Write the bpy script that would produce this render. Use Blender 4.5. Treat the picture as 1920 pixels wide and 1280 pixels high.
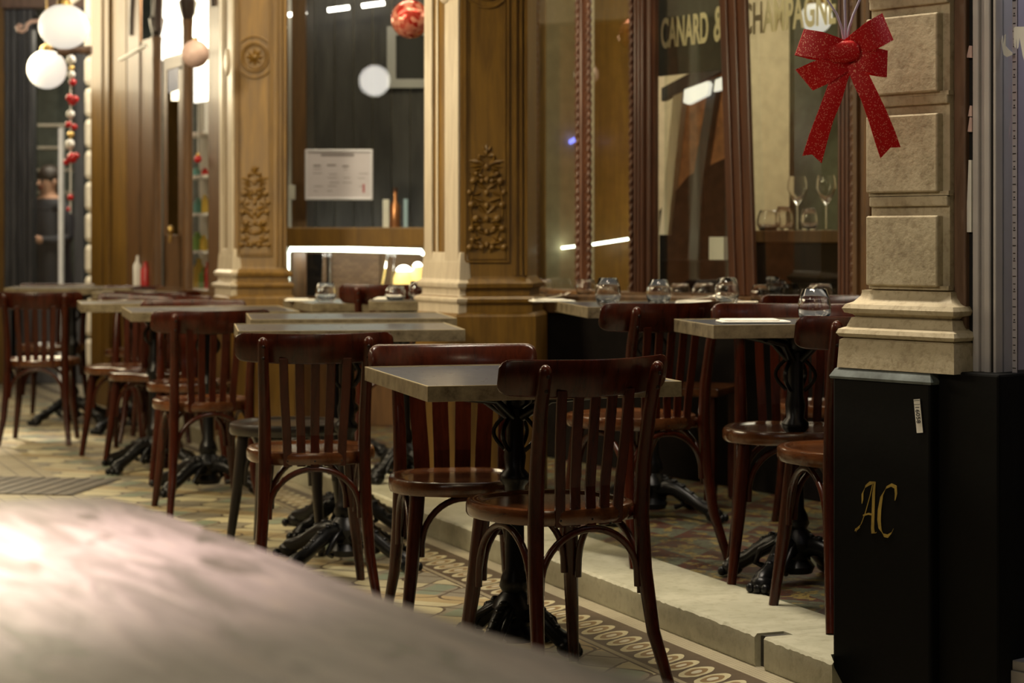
import bpy, bmesh, math, random
from mathutils import Vector, Matrix
random.seed(7)
PI = math.pi
SC = bpy.context.scene
COL = SC.collection
for _o in list(bpy.data.objects): bpy.data.objects.remove(_o)

# ------------------------------------------------------------------ camera
CAM_H, F, HY = 1.10, 3800.0, 444.0           # eye height (m), focal length (px of a 1920 frame), horizon row
cam = bpy.data.cameras.new('camera')
cam.lens = 71.25; cam.sensor_width = 36.0
cam.shift_y = -(640 - HY) / 1920.0
cam.dof.use_dof = True; cam.dof.focus_distance = 5.0; cam.dof.aperture_fstop = 4.2
cam.clip_start = 0.05
cam_o = bpy.data.objects.new('camera', cam); COL.objects.link(cam_o)
cam_o.location = (0, 0, CAM_H); cam_o.rotation_euler = (PI / 2, 0, 0)
SC.camera = cam_o

# ------------------------------------------------------------------ world, exposure
w = bpy.data.worlds.new('night'); SC.world = w; w.use_nodes = True
w.node_tree.nodes['Background'].inputs[0].default_value = (0.75, 0.72, 0.78, 1)
w.node_tree.nodes['Background'].inputs[1].default_value = 0.002
SC.view_settings.view_transform = 'Standard'; SC.view_settings.look = 'None'
SC.view_settings.exposure = 0.0; SC.view_settings.gamma = 1.0
SC.view_settings.use_curve_mapping = False

# ------------------------------------------------------------------ lamps of the passage and of the shops, plus added fills and spots
def area(name, loc, target, sx, sy, power, color, spread=180):
    l = bpy.data.lights.new(name, 'AREA'); l.shape = 'RECTANGLE'; l.size = sx; l.size_y = sy
    l.energy = power; l.color = color; l.spread = math.radians(spread)
    o = bpy.data.objects.new(name, l); COL.objects.link(o); o.location = loc
    o.rotation_euler = (Vector(target) - Vector(loc)).to_track_quat('-Z', 'Y').to_euler()
    return o
def spot(name, loc, target, power, color, deg, rad):
    l = bpy.data.lights.new(name, 'SPOT'); l.energy = power; l.color = color; l.spot_size = math.radians(deg); l.spot_blend = .8; l.shadow_soft_size = rad
    o = bpy.data.objects.new(name, l); COL.objects.link(o); o.location = loc
    o.rotation_euler = (Vector(target) - Vector(loc)).to_track_quat('-Z', 'Y').to_euler(); return o
WARM = (1.0, 0.84, 0.55); CREAM = (1.0, 0.88, 0.70); COOL = (0.86, 0.86, 1.0)
area('shop_window_light_near', (-3.3, 6.8, 2.2), (0.2, 7.2, 0.6), 2.2, 0.5, 46, WARM)
area('shop_window_light_far', (-3.8, 12.4, 2.25), (-0.8, 9.4, 0.8), 2.0, 0.50, 28, WARM)
area('passage_end_light', (-3.6, 13.6, 2.6), (-1.0, 7.0, 0.4), 1.6, 1.0, 34, WARM)
area('ceiling_light_strip', (-1.3, 8.0, 3.7), (-1.1, 8.0, 0.0), 0.4, 5.0, 130, WARM)
area('pillar_fill_front', (-3.3, 4.6, 3.5), (-.7, 9.0, 1.5), 0.7, 0.7, 24, WARM, 60)  # added fill for the pillar fronts, no lamp of the passage
area('chair_back_fill', (0.4, 0.2, 3.2), (-.1, 5.6, .8), 0.9, 0.5, 3, WARM, 90)
area('floor_fill_near', (0.15, 5.3, 3.75), (0.25, 5.2, 0), 0.3, 1.6, 46, CREAM, 100)  # added overhead fill for floor, step and table tops
area('far_front_light', (-3.3, 12.9, 3.2), (-3.3, 15.2, 1.3), 0.7, 0.5, 16, (1, .95, .88))  # added light to lift the far shutters
spot('pillar_spot', (-1.5, 2.6, 3.3), (.90, 4.80, 1.55), 330, CREAM, 17, .8)  # added spot aimed only at the stone pillar and bow
area('bench_top_light', (-0.95, 2.75, 2.0), (-0.64, 2.22, 0.75), 0.12, 0.12, 6.0, CREAM, 38)
spot('floor_patch_light', (-3.6, 12.6, 3.2), (-2.92, 11.0, 0), 700, CREAM, 24, .05)
area('shop_right_light', (1.75, 4.55, 2.2), (1.35, 4.3, 0.8), 0.5, 0.4, 3.5, COOL)
area('restaurant_light', (1.9, 9.4, 2.75), (1.6, 9.2, 0.8), 1.3, 1.3, 40, CREAM)
area('alcove_light', (-0.75, 9.9, 3.1), (-0.75, 10.3, 0.8), 0.8, 0.5, 20, WARM)
area('led_strip_light', (-0.86, 11.06, 1.0), (-0.86, 11.5, .75), 0.7, 0.02, 1.3, (1, .97, .86))
area('back_room_light', (-0.6, 11.6, 2.6), (-0.6, 12.4, 1.3), 1.0, 0.4, 3.5, CREAM)
area('left_shop_light', (-1.62, 11.05, 2.9), (-1.75, 11.5, 1.2), 0.5, 0.2, 8, CREAM)
area('far_shop_light', (-3.3, 15.6, 2.7), (-3.3, 15.8, 1.0), 1.2, 0.6, 30, CREAM)

# ------------------------------------------------------------------ materials
def new_mat(name):
    m = bpy.data.materials.new(name); m.use_nodes = True
    return m, m.node_tree, m.node_tree.nodes['Principled BSDF']
def pset(b, **k):
    for kk, v in k.items():
        b.inputs[kk.replace('_', ' ')].default_value = v
def lin(nt, a, b): nt.links.new(a, b)
def ramp(nt, fac, stops):
    r = nt.nodes.new('ShaderNodeValToRGB')
    while len(r.color_ramp.elements) < len(stops): r.color_ramp.elements.new(0.5)
    for e, (p, c) in zip(r.color_ramp.elements, stops):
        e.position = p; e.color = (c[0], c[1], c[2], 1)
    lin(nt, fac, r.inputs[0]); return r.outputs[0]
def coords(nt, scale=(1, 1, 1), obj=True):
    t = nt.nodes.new('ShaderNodeTexCoord'); mp = nt.nodes.new('ShaderNodeMapping')
    mp.inputs['Scale'].default_value = scale
    lin(nt, t.outputs['Object' if obj else 'Generated'], mp.inputs['Vector']); return mp.outputs[0]
def noise(nt, vec, scale, detail=6, rough=0.6, dist=0.0):
    n = nt.nodes.new('ShaderNodeTexNoise'); n.inputs['Scale'].default_value = scale
    n.inputs['Detail'].default_value = detail; n.inputs['Roughness'].default_value = rough
    n.inputs['Distortion'].default_value = dist
    lin(nt, vec, n.inputs['Vector']); return n.outputs['Fac']
def bump(nt, b, h, strength=0.3, dist=0.01):
    n = nt.nodes.new('ShaderNodeBump'); n.inputs['Strength'].default_value = strength
    n.inputs['Distance'].default_value = dist
    lin(nt, h, n.inputs['Height']); lin(nt, n.outputs[0], b.inputs['Normal'])
def plain(name, col, rough=0.5, metal=0.0, var=0.0, **k):
    m, nt, b = new_mat(name)
    pset(b, Base_Color=(*col, 1), Roughness=rough, Metallic=metal, **k)
    if var:
        f = noise(nt, coords(nt), 14, 5)
        c = ramp(nt, f, [(0.3, [x * (1 - var) for x in col]), (0.7, [min(1, x * (1 + var)) for x in col])])
        lin(nt, c, b.inputs['Base Color'])
    return m
def wood(name, dark, light, rough=0.35, scale=(9, 9, 1.2), coat=0.0, bmp=0.1, sc=4, spec=.5):
    m, nt, b = new_mat(name)
    v = coords(nt, scale); f = noise(nt, v, sc, 8, 0.65, 0.6)
    lin(nt, ramp(nt, f, [(0.3, dark), (0.7, light)]), b.inputs['Base Color'])
    pset(b, Roughness=rough, Coat_Weight=coat, Coat_Roughness=0.15, Specular_IOR_Level=spec)
    f2 = noise(nt, coords(nt, tuple(4 * s for s in scale)), sc * 2, 4)
    bump(nt, b, f2, bmp, 0.004)
    return m
def emit(name, col, s):
    m, nt, b = new_mat(name)
    pset(b, Base_Color=(*col, 1), Emission_Color=(*col, 1), Emission_Strength=s, Roughness=0.4)
    return m
def pane_mat(name, tint=(1, 1, 1), refl=1.0, ior=1.5, rough=0.0):
    m = bpy.data.materials.new(name); m.use_nodes = True; nt = m.node_tree; nt.nodes.clear()
    o = nt.nodes.new('ShaderNodeOutputMaterial'); mx = nt.nodes.new('ShaderNodeMixShader')
    tr = nt.nodes.new('ShaderNodeBsdfTransparent'); gl = nt.nodes.new('ShaderNodeBsdfGlossy')
    tr.inputs[0].default_value = (*tint, 1); gl.inputs[0].default_value = (1, 1, 1, 1); gl.inputs['Roughness'].default_value = rough
    fr = nt.nodes.new('ShaderNodeFresnel'); fr.inputs[0].default_value = ior
    mu = nt.nodes.new('ShaderNodeMath'); mu.operation = 'MULTIPLY'; mu.inputs[1].default_value = refl; mu.use_clamp = True
    ge = nt.nodes.new('ShaderNodeNewGeometry'); iv = nt.nodes.new('ShaderNodeMath'); iv.operation = 'SUBTRACT'; iv.inputs[0].default_value = 1.0
    lin(nt, ge.outputs['Backfacing'], iv.inputs[1]); m2 = nt.nodes.new('ShaderNodeMath'); m2.operation = 'MULTIPLY'
    lin(nt, fr.outputs[0], mu.inputs[0]); lin(nt, mu.outputs[0], m2.inputs[0]); lin(nt, iv.outputs[0], m2.inputs[1]); lin(nt, m2.outputs[0], mx.inputs[0])
    lin(nt, tr.outputs[0], mx.inputs[1]); lin(nt, gl.outputs[0], mx.inputs[2]); lin(nt, mx.outputs[0], o.inputs[0])
    return m
MT = {}
MT['chair'] = wood('mahogany_varnish', (0.016, 0.0026, 0.0010), (0.055, 0.0095, 0.0030), 0.27, (8, 8, 1.5), 0.18, spec=.28)
MT['seat'] = wood('mahogany_seat', (0.045, 0.013, 0.004), (0.115, 0.040, 0.013), 0.18, (8, 2, 8), 0.5)
MT['black_chair'] = wood('black_stained_wood', (0.010, 0.008, 0.007), (0.022, 0.017, 0.014), 0.3, (8, 8, 1.5), 0.4)
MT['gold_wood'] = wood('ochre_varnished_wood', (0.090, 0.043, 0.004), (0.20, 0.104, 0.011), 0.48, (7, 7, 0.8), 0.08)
MT['brown_wood'] = wood('brown_varnished_wood', (0.06, 0.027, 0.008), (0.15, 0.072, 0.022), 0.45, (8, 8, 0.8), 0.1)
MT['red_wood'] = wood('red_brown_frame_wood', (0.045, 0.014, 0.006), (0.11, 0.038, 0.014), 0.40, (8, 8, 0.8), 0.2)
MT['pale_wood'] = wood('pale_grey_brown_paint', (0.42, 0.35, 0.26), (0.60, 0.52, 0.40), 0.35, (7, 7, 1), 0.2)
MT['jamb_wood'] = wood('worn_jamb_wood', (0.10, 0.055, 0.032), (0.22, 0.13, 0.08), 0.5, (9, 9, 0.9))
MT['iron'] = plain('black_cast_iron', (0.012, 0.012, 0.013), 0.32, 0.6, 0.3)
MT['bolt'] = plain('dark_screw', (0.02, 0.012, 0.01), 0.35, 0.7)
MT['brass'] = plain('brass', (0.55, 0.38, 0.13), 0.3, 1.0, 0.15)
MT['lip'] = plain('polished_brass_lip', (0.62, 0.52, 0.32), 0.3, 0.5)
MT['white'] = plain('white_paint', (0.78, 0.77, 0.73), 0.5, 0, 0.05)
MT['menu_paper'] = plain('lilac_grey_paper', (0.50, 0.48, 0.54), 0.6, 0, 0.03)
MT['paper'] = plain('white_paper', (0.80, 0.78, 0.72), 0.6, 0, 0.03)
MT['steel'] = plain('cutlery_steel', (0.7, 0.66, 0.6), 0.22, 1.0)
MT['black'] = plain('black_gap', (0.004, 0.004, 0.004), 0.6)
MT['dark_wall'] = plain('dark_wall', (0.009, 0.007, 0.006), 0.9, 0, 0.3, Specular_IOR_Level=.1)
MT['cream_wall'] = plain('cream_wall', (0.55, 0.47, 0.30), 0.7, 0, 0.12)
MT['globe'] = emit('lit_opal_globe', (1.0, 0.97, 0.90), 0.62)
MT['passage_globe'] = emit('bright_opal_globe', (1.0, 0.95, 0.85), 14.0)
MT['tube'] = emit('lit_tube', (1.0, 0.93, 0.80), 14.0)
MT['led'] = emit('lit_led_strip', (0.93, 1.0, 0.82), 9.0)
MT['pane'] = pane_mat('window_glass', (0.93, 0.95, 0.92), 2.4)
MT['pane_soft'] = pane_mat('door_glass', (0.95, 0.96, 0.95), 1.2)
MT['shade'] = emit('lit_yellow_shade', (1.0, 0.72, 0.22), 1.1)
def glassware():
    m, nt, b = new_mat('clear_glass'); pset(b, Base_Color=(1, 1, 1, 1), Roughness=0.0, IOR=1.48, Transmission_Weight=1.0)
    return m
MT['glass'] = glassware()
def m_tabletop():
    m, nt, b = new_mat('dark_grey_laminate'); f = noise(nt, coords(nt), 30, 5)
    lin(nt, ramp(nt, f, [(0.3, (0.026, 0.034, 0.050)), (0.7, (0.030, 0.039, 0.056))]), b.inputs['Base Color'])
    lin(nt, ramp(nt, f, [(0.3, (0.27,)*3), (0.7, (0.31,)*3)]), b.inputs['Roughness']); pset(b, Coat_Weight=0.2, Coat_Roughness=0.2)
    return m
MT['tabletop'] = m_tabletop()
def m_edge():
    m, nt, b = new_mat('tarnished_brass_edging'); v = coords(nt)
    f = noise(nt, v, 22, 7, 0.7)
    lin(nt, ramp(nt, f, [(0.28, (0.07, 0.052, 0.028)), (0.45, (0.20, 0.16, 0.10)), (0.7, (0.32, 0.27, 0.17))]), b.inputs['Base Color'])
    pset(b, Roughness=0.42, Metallic=0.45); return m
MT['edge'] = m_edge()
def m_stone():
    m, nt, b = new_mat('painted_stone'); v = coords(nt)
    f = noise(nt, v, 6, 9, 0.65); g = noise(nt, v, 55, 4, 0.6)
    c = ramp(nt, f, [(0.25, (0.24, 0.19, 0.12)), (0.5, (0.46, 0.39, 0.26)), (0.75, (0.55, 0.48, 0.34))])
    mx = nt.nodes.new('ShaderNodeMixRGB'); mx.blend_type = 'MULTIPLY'; mx.inputs[0].default_value = 0.45
    lin(nt, c, mx.inputs[1]); lin(nt, ramp(nt, g, [(0.33, (0.45, 0.38, 0.3)), (0.5, (1, 1, 1))]), mx.inputs[2])
    lin(nt, mx.outputs[0], b.inputs['Base Color']); pset(b, Roughness=0.62); bump(nt, b, g, 0.35, 0.004)
    return m
MT['stone'] = m_stone()
MT['slate'] = plain('blue_grey_stone', (0.11, 0.13, 0.13), 0.45, 0, 0.5)
MT['quoin'] = plain('whitewashed_stone', (0.72, 0.66, 0.52), 0.6, 0, 0.1)
def m_marble():
    m, nt, b = new_mat('step_marble'); v = coords(nt)
    f = noise(nt, v, 3.5, 9, 0.65, 1.0); g = noise(nt, v, 40, 4)
    c = ramp(nt, f, [(0.3, (0.36, 0.35, 0.25)), (0.6, (0.52, 0.50, 0.38))])
    mx = nt.nodes.new('ShaderNodeMixRGB'); mx.blend_type = 'MULTIPLY'; mx.inputs[0].default_value = 0.5
    lin(nt, c, mx.inputs[1]); lin(nt, ramp(nt, g, [(0.3, (0.6, 0.58, 0.5)), (0.5, (1, 1, 1))]), mx.inputs[2])
    lin(nt, mx.outputs[0], b.inputs['Base Color']); pset(b, Roughness=0.38); bump(nt, b, g, 0.25, 0.004)
    return m
MT['marble'] = m_marble()

# node arithmetic
class N:
    def __init__(s, nt): s.nt = nt
    def v(s, op, a, b=None, c=None):
        n = s.nt.nodes.new('ShaderNodeMath'); n.operation = op
        for i, x in enumerate((a, b, c)):
            if x is None: continue
            if isinstance(x, (int, float)): n.inputs[i].default_value = x
            else: s.nt.links.new(x, n.inputs[i])
        return n.outputs[0]
    def mix(s, f, a, b):
        n = s.nt.nodes.new('ShaderNodeMixRGB')
        for i, x in enumerate((f, a, b)):
            if isinstance(x, (int, float)): n.inputs[i].default_value = x
            elif isinstance(x, tuple): n.inputs[i].default_value = (*x, 1)
            else: s.nt.links.new(x, n.inputs[i])
        return n.outputs[0]
    def band(s, x, a, b): return s.v('MULTIPLY', s.v('GREATER_THAN', x, a), s.v('LESS_THAN', x, b))
STEP_A = Vector((-0.379, 0.925)); STEP_N = Vector((-0.925, -0.379)); STEP_P = Vector((0.766, 4.834))
def floor_uv(nt):
    n = N(nt); g = nt.nodes.new('ShaderNodeNewGeometry'); sp = nt.nodes.new('ShaderNodeSeparateXYZ')
    lin(nt, g.outputs['Position'], sp.inputs[0]); X, Y = sp.outputs[0], sp.outputs[1]
    dx = n.v('SUBTRACT', X, STEP_P.x); dy = n.v('SUBTRACT', Y, STEP_P.y)
    u = n.v('ADD', n.v('MULTIPLY', dx, STEP_A.x), n.v('MULTIPLY', dy, STEP_A.y))
    v = n.v('ADD', n.v('MULTIPLY', dx, STEP_N.x), n.v('MULTIPLY', dy, STEP_N.y))
    return n, g.outputs['Position'], u, v
def m_floor():
    m, nt, b = new_mat('encaustic_mosaic_floor'); n, pos, u, v = floor_uv(nt)
    cream, ochre, green, brown, grey = (0.58, 0.52, 0.33), (0.44, 0.34, 0.18), (0.24, 0.28, 0.20), (0.10, 0.070, 0.045), (0.30, 0.27, 0.20)
    wob = n.v('MULTIPLY', n.v('SUBTRACT', noise(nt, pos, 9, 3), 0.5), 0.02)
    uu = n.v('ADD', u, wob); vv = n.v('ADD', v, wob)
    # field: interlaced curved diamonds
    p = n.v('MULTIPLY', uu, PI / 0.17); q = n.v('MULTIPLY', vv, PI / 0.17)
    a = n.v('SINE', n.v('ADD', p, n.v('MULTIPLY', n.v('SINE', q), 1.1)))
    c = n.v('SINE', n.v('ADD', q, n.v('MULTIPLY', n.v('SINE', p), 1.1)))
    d = n.v('SINE', n.v('ADD', p, q)); e = n.v('SINE', n.v('SUBTRACT', n.v('MULTIPLY', p, 0.5), n.v('MULTIPLY', q, 0.5)))
    mn = n.v('MINIMUM', n.v('MINIMUM', n.v('ABSOLUTE', a), n.v('ABSOLUTE', c)), n.v('MULTIPLY', n.v('ABSOLUTE', e), 1.4))
    s1 = n.v('GREATER_THAN', n.v('MULTIPLY', a, c), 0.0); s2 = n.v('GREATER_THAN', d, 0.55)
    col = n.mix(s1, cream, grey); col = n.mix(n.v('MULTIPLY', s2, s1), col, green)
    col = n.mix(n.v('MULTIPLY', n.v('LESS_THAN', e, -0.75), 1.0), col, ochre)
    col = n.mix(n.v('LESS_THAN', mn, 0.095), col, brown)
    # guilloche border
    fu = n.v('SUBTRACT', n.v('FRACT', n.v('DIVIDE', n.v('ADD', uu, n.v('MULTIPLY', vv, 0.5)), 0.085)), 0.5)
    du = n.v('MULTIPLY', fu, 0.085); dv = n.v('MULTIPLY', n.v('SUBTRACT', v, 0.165), 0.55)
    r = n.v('SQRT', n.v('ADD', n.v('MULTIPLY', du, du), n.v('MULTIPLY', dv, dv)))
    g = n.mix(n.v('LESS_THAN', r, 0.036), brown, cream); g = n.mix(n.v('LESS_THAN', r, 0.024), g, (0.26, 0.17, 0.08))
    g = n.mix(n.v('LESS_THAN', r, 0.0115), g, (0.62, 0.58, 0.44))
    col = n.mix(n.band(v, 0.085, 0.245), col, g)
    # fine beige strip next to the step
    tess = n.v('MINIMUM', n.v('FRACT', n.v('DIVIDE', u, 0.012)), n.v('FRACT', n.v('DIVIDE', v, 0.012)))
    st = n.mix(n.v('LESS_THAN', tess, 0.16), (0.46, 0.41, 0.29), (0.22, 0.18, 0.12))
    col = n.mix(n.v('LESS_THAN', v, 0.062), col, st); col = n.mix(n.band(v, 0.062, 0.085), col, brown)
    col = n.mix(n.band(v, 0.245, 0.262), col, (0.35, 0.30, 0.2))
    col = n.mix(n.band(v, 0.262, 0.27), col, brown)
    # far strip of small square tiles on the left half of the passage
    t2 = n.v('MINIMUM', n.v('FRACT', n.v('DIVIDE', u, 0.10)), n.v('FRACT', n.v('DIVIDE', v, 0.10)))
    far = n.mix(n.v('LESS_THAN', t2, 0.09), (0.40, 0.34, 0.22), (0.14, 0.11, 0.07))
    col = n.mix(n.v('GREATER_THAN', v, 0.95), col, far)
    # wear
    w = noise(nt, pos, 2.2, 8, 0.7)
    mx = nt.nodes.new('ShaderNodeMixRGB'); mx.blend_type = 'MULTIPLY'; mx.inputs[0].default_value = 0.7
    lin(nt, col, mx.inputs[1]); lin(nt, ramp(nt, w, [(0.3, (0.55, 0.52, 0.46)), (0.65, (1, 1, 1))]), mx.inputs[2])
    lin(nt, mx.outputs[0], b.inputs['Base Color'])
    lin(nt, ramp(nt, w, [(0.3, (0.5,)*3), (0.7, (0.32,)*3)]), b.inputs['Roughness'])
    bump(nt, b, noise(nt, pos, 60, 3), 0.12, 0.003); return m
MT['floor'] = m_floor()
def m_platform():
    m, nt, b = new_mat('coloured_mosaic_carpet'); n, pos, u, v = floor_uv(nt)
    fu = n.v('FRACT', n.v('DIVIDE', n.v('ADD', u, v), 0.28)); fv = n.v('FRACT', n.v('DIVIDE', n.v('SUBTRACT', u, v), 0.28))
    tri = n.v('GREATER_THAN', fu, fv)
    col = n.mix(tri, (0.10, 0.11, 0.07), (0.07, 0.018, 0.008))
    blob = noise(nt, pos, 16, 2); col = n.mix(n.v('GREATER_THAN', blob, 0.55), col, (0.22, 0.16, 0.045))
    vor = nt.nodes.new('ShaderNodeTexVoronoi'); vor.inputs['Scale'].default_value = 60; lin(nt, pos, vor.inputs['Vector'])
    col = n.mix(n.v('MULTIPLY', n.v('GREATER_THAN', vor.outputs['Distance'], 0.55), 0.7), col, (0.05, 0.04, 0.03))
    col = n.mix(n.v('GREATER_THAN', v, -0.245), col, (0.015, 0.012, 0.01))
    lin(nt, col, b.inputs['Base Color']); pset(b, Roughness=0.5); return m
MT['platform'] = m_platform()
def rotc(nt, scale):
    t = nt.nodes.new('ShaderNodeTexCoord'); a = nt.nodes.new('ShaderNodeMapping'); a.inputs['Rotation'].default_value = (0, 0, math.radians(60)); b_ = nt.nodes.new('ShaderNodeMapping'); b_.inputs['Scale'].default_value = scale
    lin(nt, t.outputs['Object'], a.inputs[0]); lin(nt, a.outputs[0], b_.inputs[0]); return b_.outputs[0]
def m_weathered():
    m, nt, b = new_mat('weathered_timber'); v = rotc(nt, (2.2, 13, 5))
    f = noise(nt, v, 1.7, 5, 0.6, 0.9); g = noise(nt, rotc(nt, (5.5, 15, 5)), 1.2, 2, 0.5, 0.4)
    c = ramp(nt, f, [(0.25, (0.04, 0.024, 0.028)), (0.42, (0.14, 0.095, 0.11)), (0.55, (0.27, 0.195, 0.225)), (0.75, (0.38, 0.27, 0.25))])
    mx = nt.nodes.new('ShaderNodeMixRGB'); mx.blend_type = 'MULTIPLY'; mx.inputs[0].default_value = 0.9
    lin(nt, c, mx.inputs[1]); lin(nt, ramp(nt, g, [(0.34, (0.10, 0.04, 0.05)), (0.40, (1, 1, 1))]), mx.inputs[2])
    lin(nt, mx.outputs[0], b.inputs['Base Color']); pset(b, Roughness=0.42); bump(nt, b, f, 0.4, 0.01); return m
MT['weathered'] = m_weathered()
def m_glitter():
    m, nt, b = new_mat('red_glitter_ribbon')
    vor = nt.nodes.new('ShaderNodeTexVoronoi'); vor.inputs['Scale'].default_value = 560; lin(nt, coords(nt), vor.inputs['Vector'])
    sp = nt.nodes.new('ShaderNodeSeparateColor'); lin(nt, vor.outputs['Color'], sp.inputs[0])
    n = N(nt); k = n.v('MULTIPLY', n.v('GREATER_THAN', sp.outputs[0], 0.86), n.v('LESS_THAN', vor.outputs['Distance'], 0.5))
    lin(nt, n.mix(k, (0.56, 0.005, 0.006), (1.0, 0.45, 0.32)), b.inputs['Base Color'])
    lin(nt, n.v('MULTIPLY', k, 0.5), b.inputs['Metallic'])
    pset(b, Roughness=0.45, Specular_IOR_Level=0.3); bump(nt, b, sp.outputs[1], 0.5, 0.002); return m
MT['glitter'] = m_glitter()
def m_blackplinth():
    m, nt, b = new_mat('black_gloss_paint'); g = noise(nt, coords(nt), 25, 6)
    pset(b, Base_Color=(0.004, 0.004, 0.004, 1), Roughness=0.6, Specular_IOR_Level=0.12); bump(nt, b, g, 0.2, 0.004); return m
MT['plinth'] = m_blackplinth()
MT['gilt'] = plain('gilt_paint', (0.42, 0.30, 0.07), 0.4, 0.3, 0.3)
MT['mauve'] = plain('mauve_backing', (0.47, 0.42, 0.48), 0.7, 0, 0.06)
MT['white_frame'] = plain('pale_metal_frame', (0.50, 0.47, 0.46), 0.4, 0.15, 0.05)
MT['grey_shutter'] = wood('dark_grey_timber', (0.030, 0.030, 0.032), (0.085, 0.085, 0.088), 0.5, (8, 8, 0.7))
MT['black_board'] = plain('dark_green_board', (0.035, 0.042, 0.032), 0.6, 0, 0.2)
MT['cream_paint'] = plain('cream_lettering', (0.80, 0.70, 0.45), 0.6)
MT['red'] = plain('red_gloss', (0.45, 0.012, 0.014), 0.25)
MT['pink'] = plain('pale_pink_ball', (0.62, 0.44, 0.40), 0.4, 0, 0.15)
MT['lilac'] = plain('lilac_cord', (0.50, 0.45, 0.60), 0.5)
MT['skin'] = plain('skin', (0.50, 0.28, 0.18), 0.5)
MT['coat'] = plain('dark_navy_coat', (0.018, 0.020, 0.028), 0.8)
MT['hair'] = plain('dark_hair', (0.02, 0.012, 0.008), 0.5)
MT['copper'] = plain('copper', (0.55, 0.25, 0.12), 0.3, 0.8)
MT['blue'] = plain('pale_blue', (0.35, 0.5, 0.62), 0.4)
MT['tile_brown'] = None
def m_brownpanel():
    m, nt, b = new_mat('brown_patterned_panel'); v = coords(nt)
    br = nt.nodes.new('ShaderNodeTexBrick'); br.inputs['Scale'].default_value = 14
    br.inputs['Color1'].default_value = (0.17, 0.09, 0.035, 1); br.inputs['Color2'].default_value = (0.25, 0.14, 0.06, 1)
    br.inputs['Mortar'].default_value = (0.08, 0.04, 0.02, 1)
    mp = nt.nodes.new('ShaderNodeMapping'); mp.inputs['Rotation'].default_value = (PI / 2, 0, 0)
    lin(nt, v, mp.inputs[0]); lin(nt, mp.outputs[0], br.inputs[0]); lin(nt, br.outputs[0], b.inputs['Base Color']); pset(b, Roughness=0.5)
    return m
MT['tile_brown'] = m_brownpanel()
MT['dark_planks'] = wood('blackened_planks', (0.014, 0.013, 0.013), (0.055, 0.052, 0.049), 0.6, (6, 6, 0.9), 0, 0.5, 3)

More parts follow.
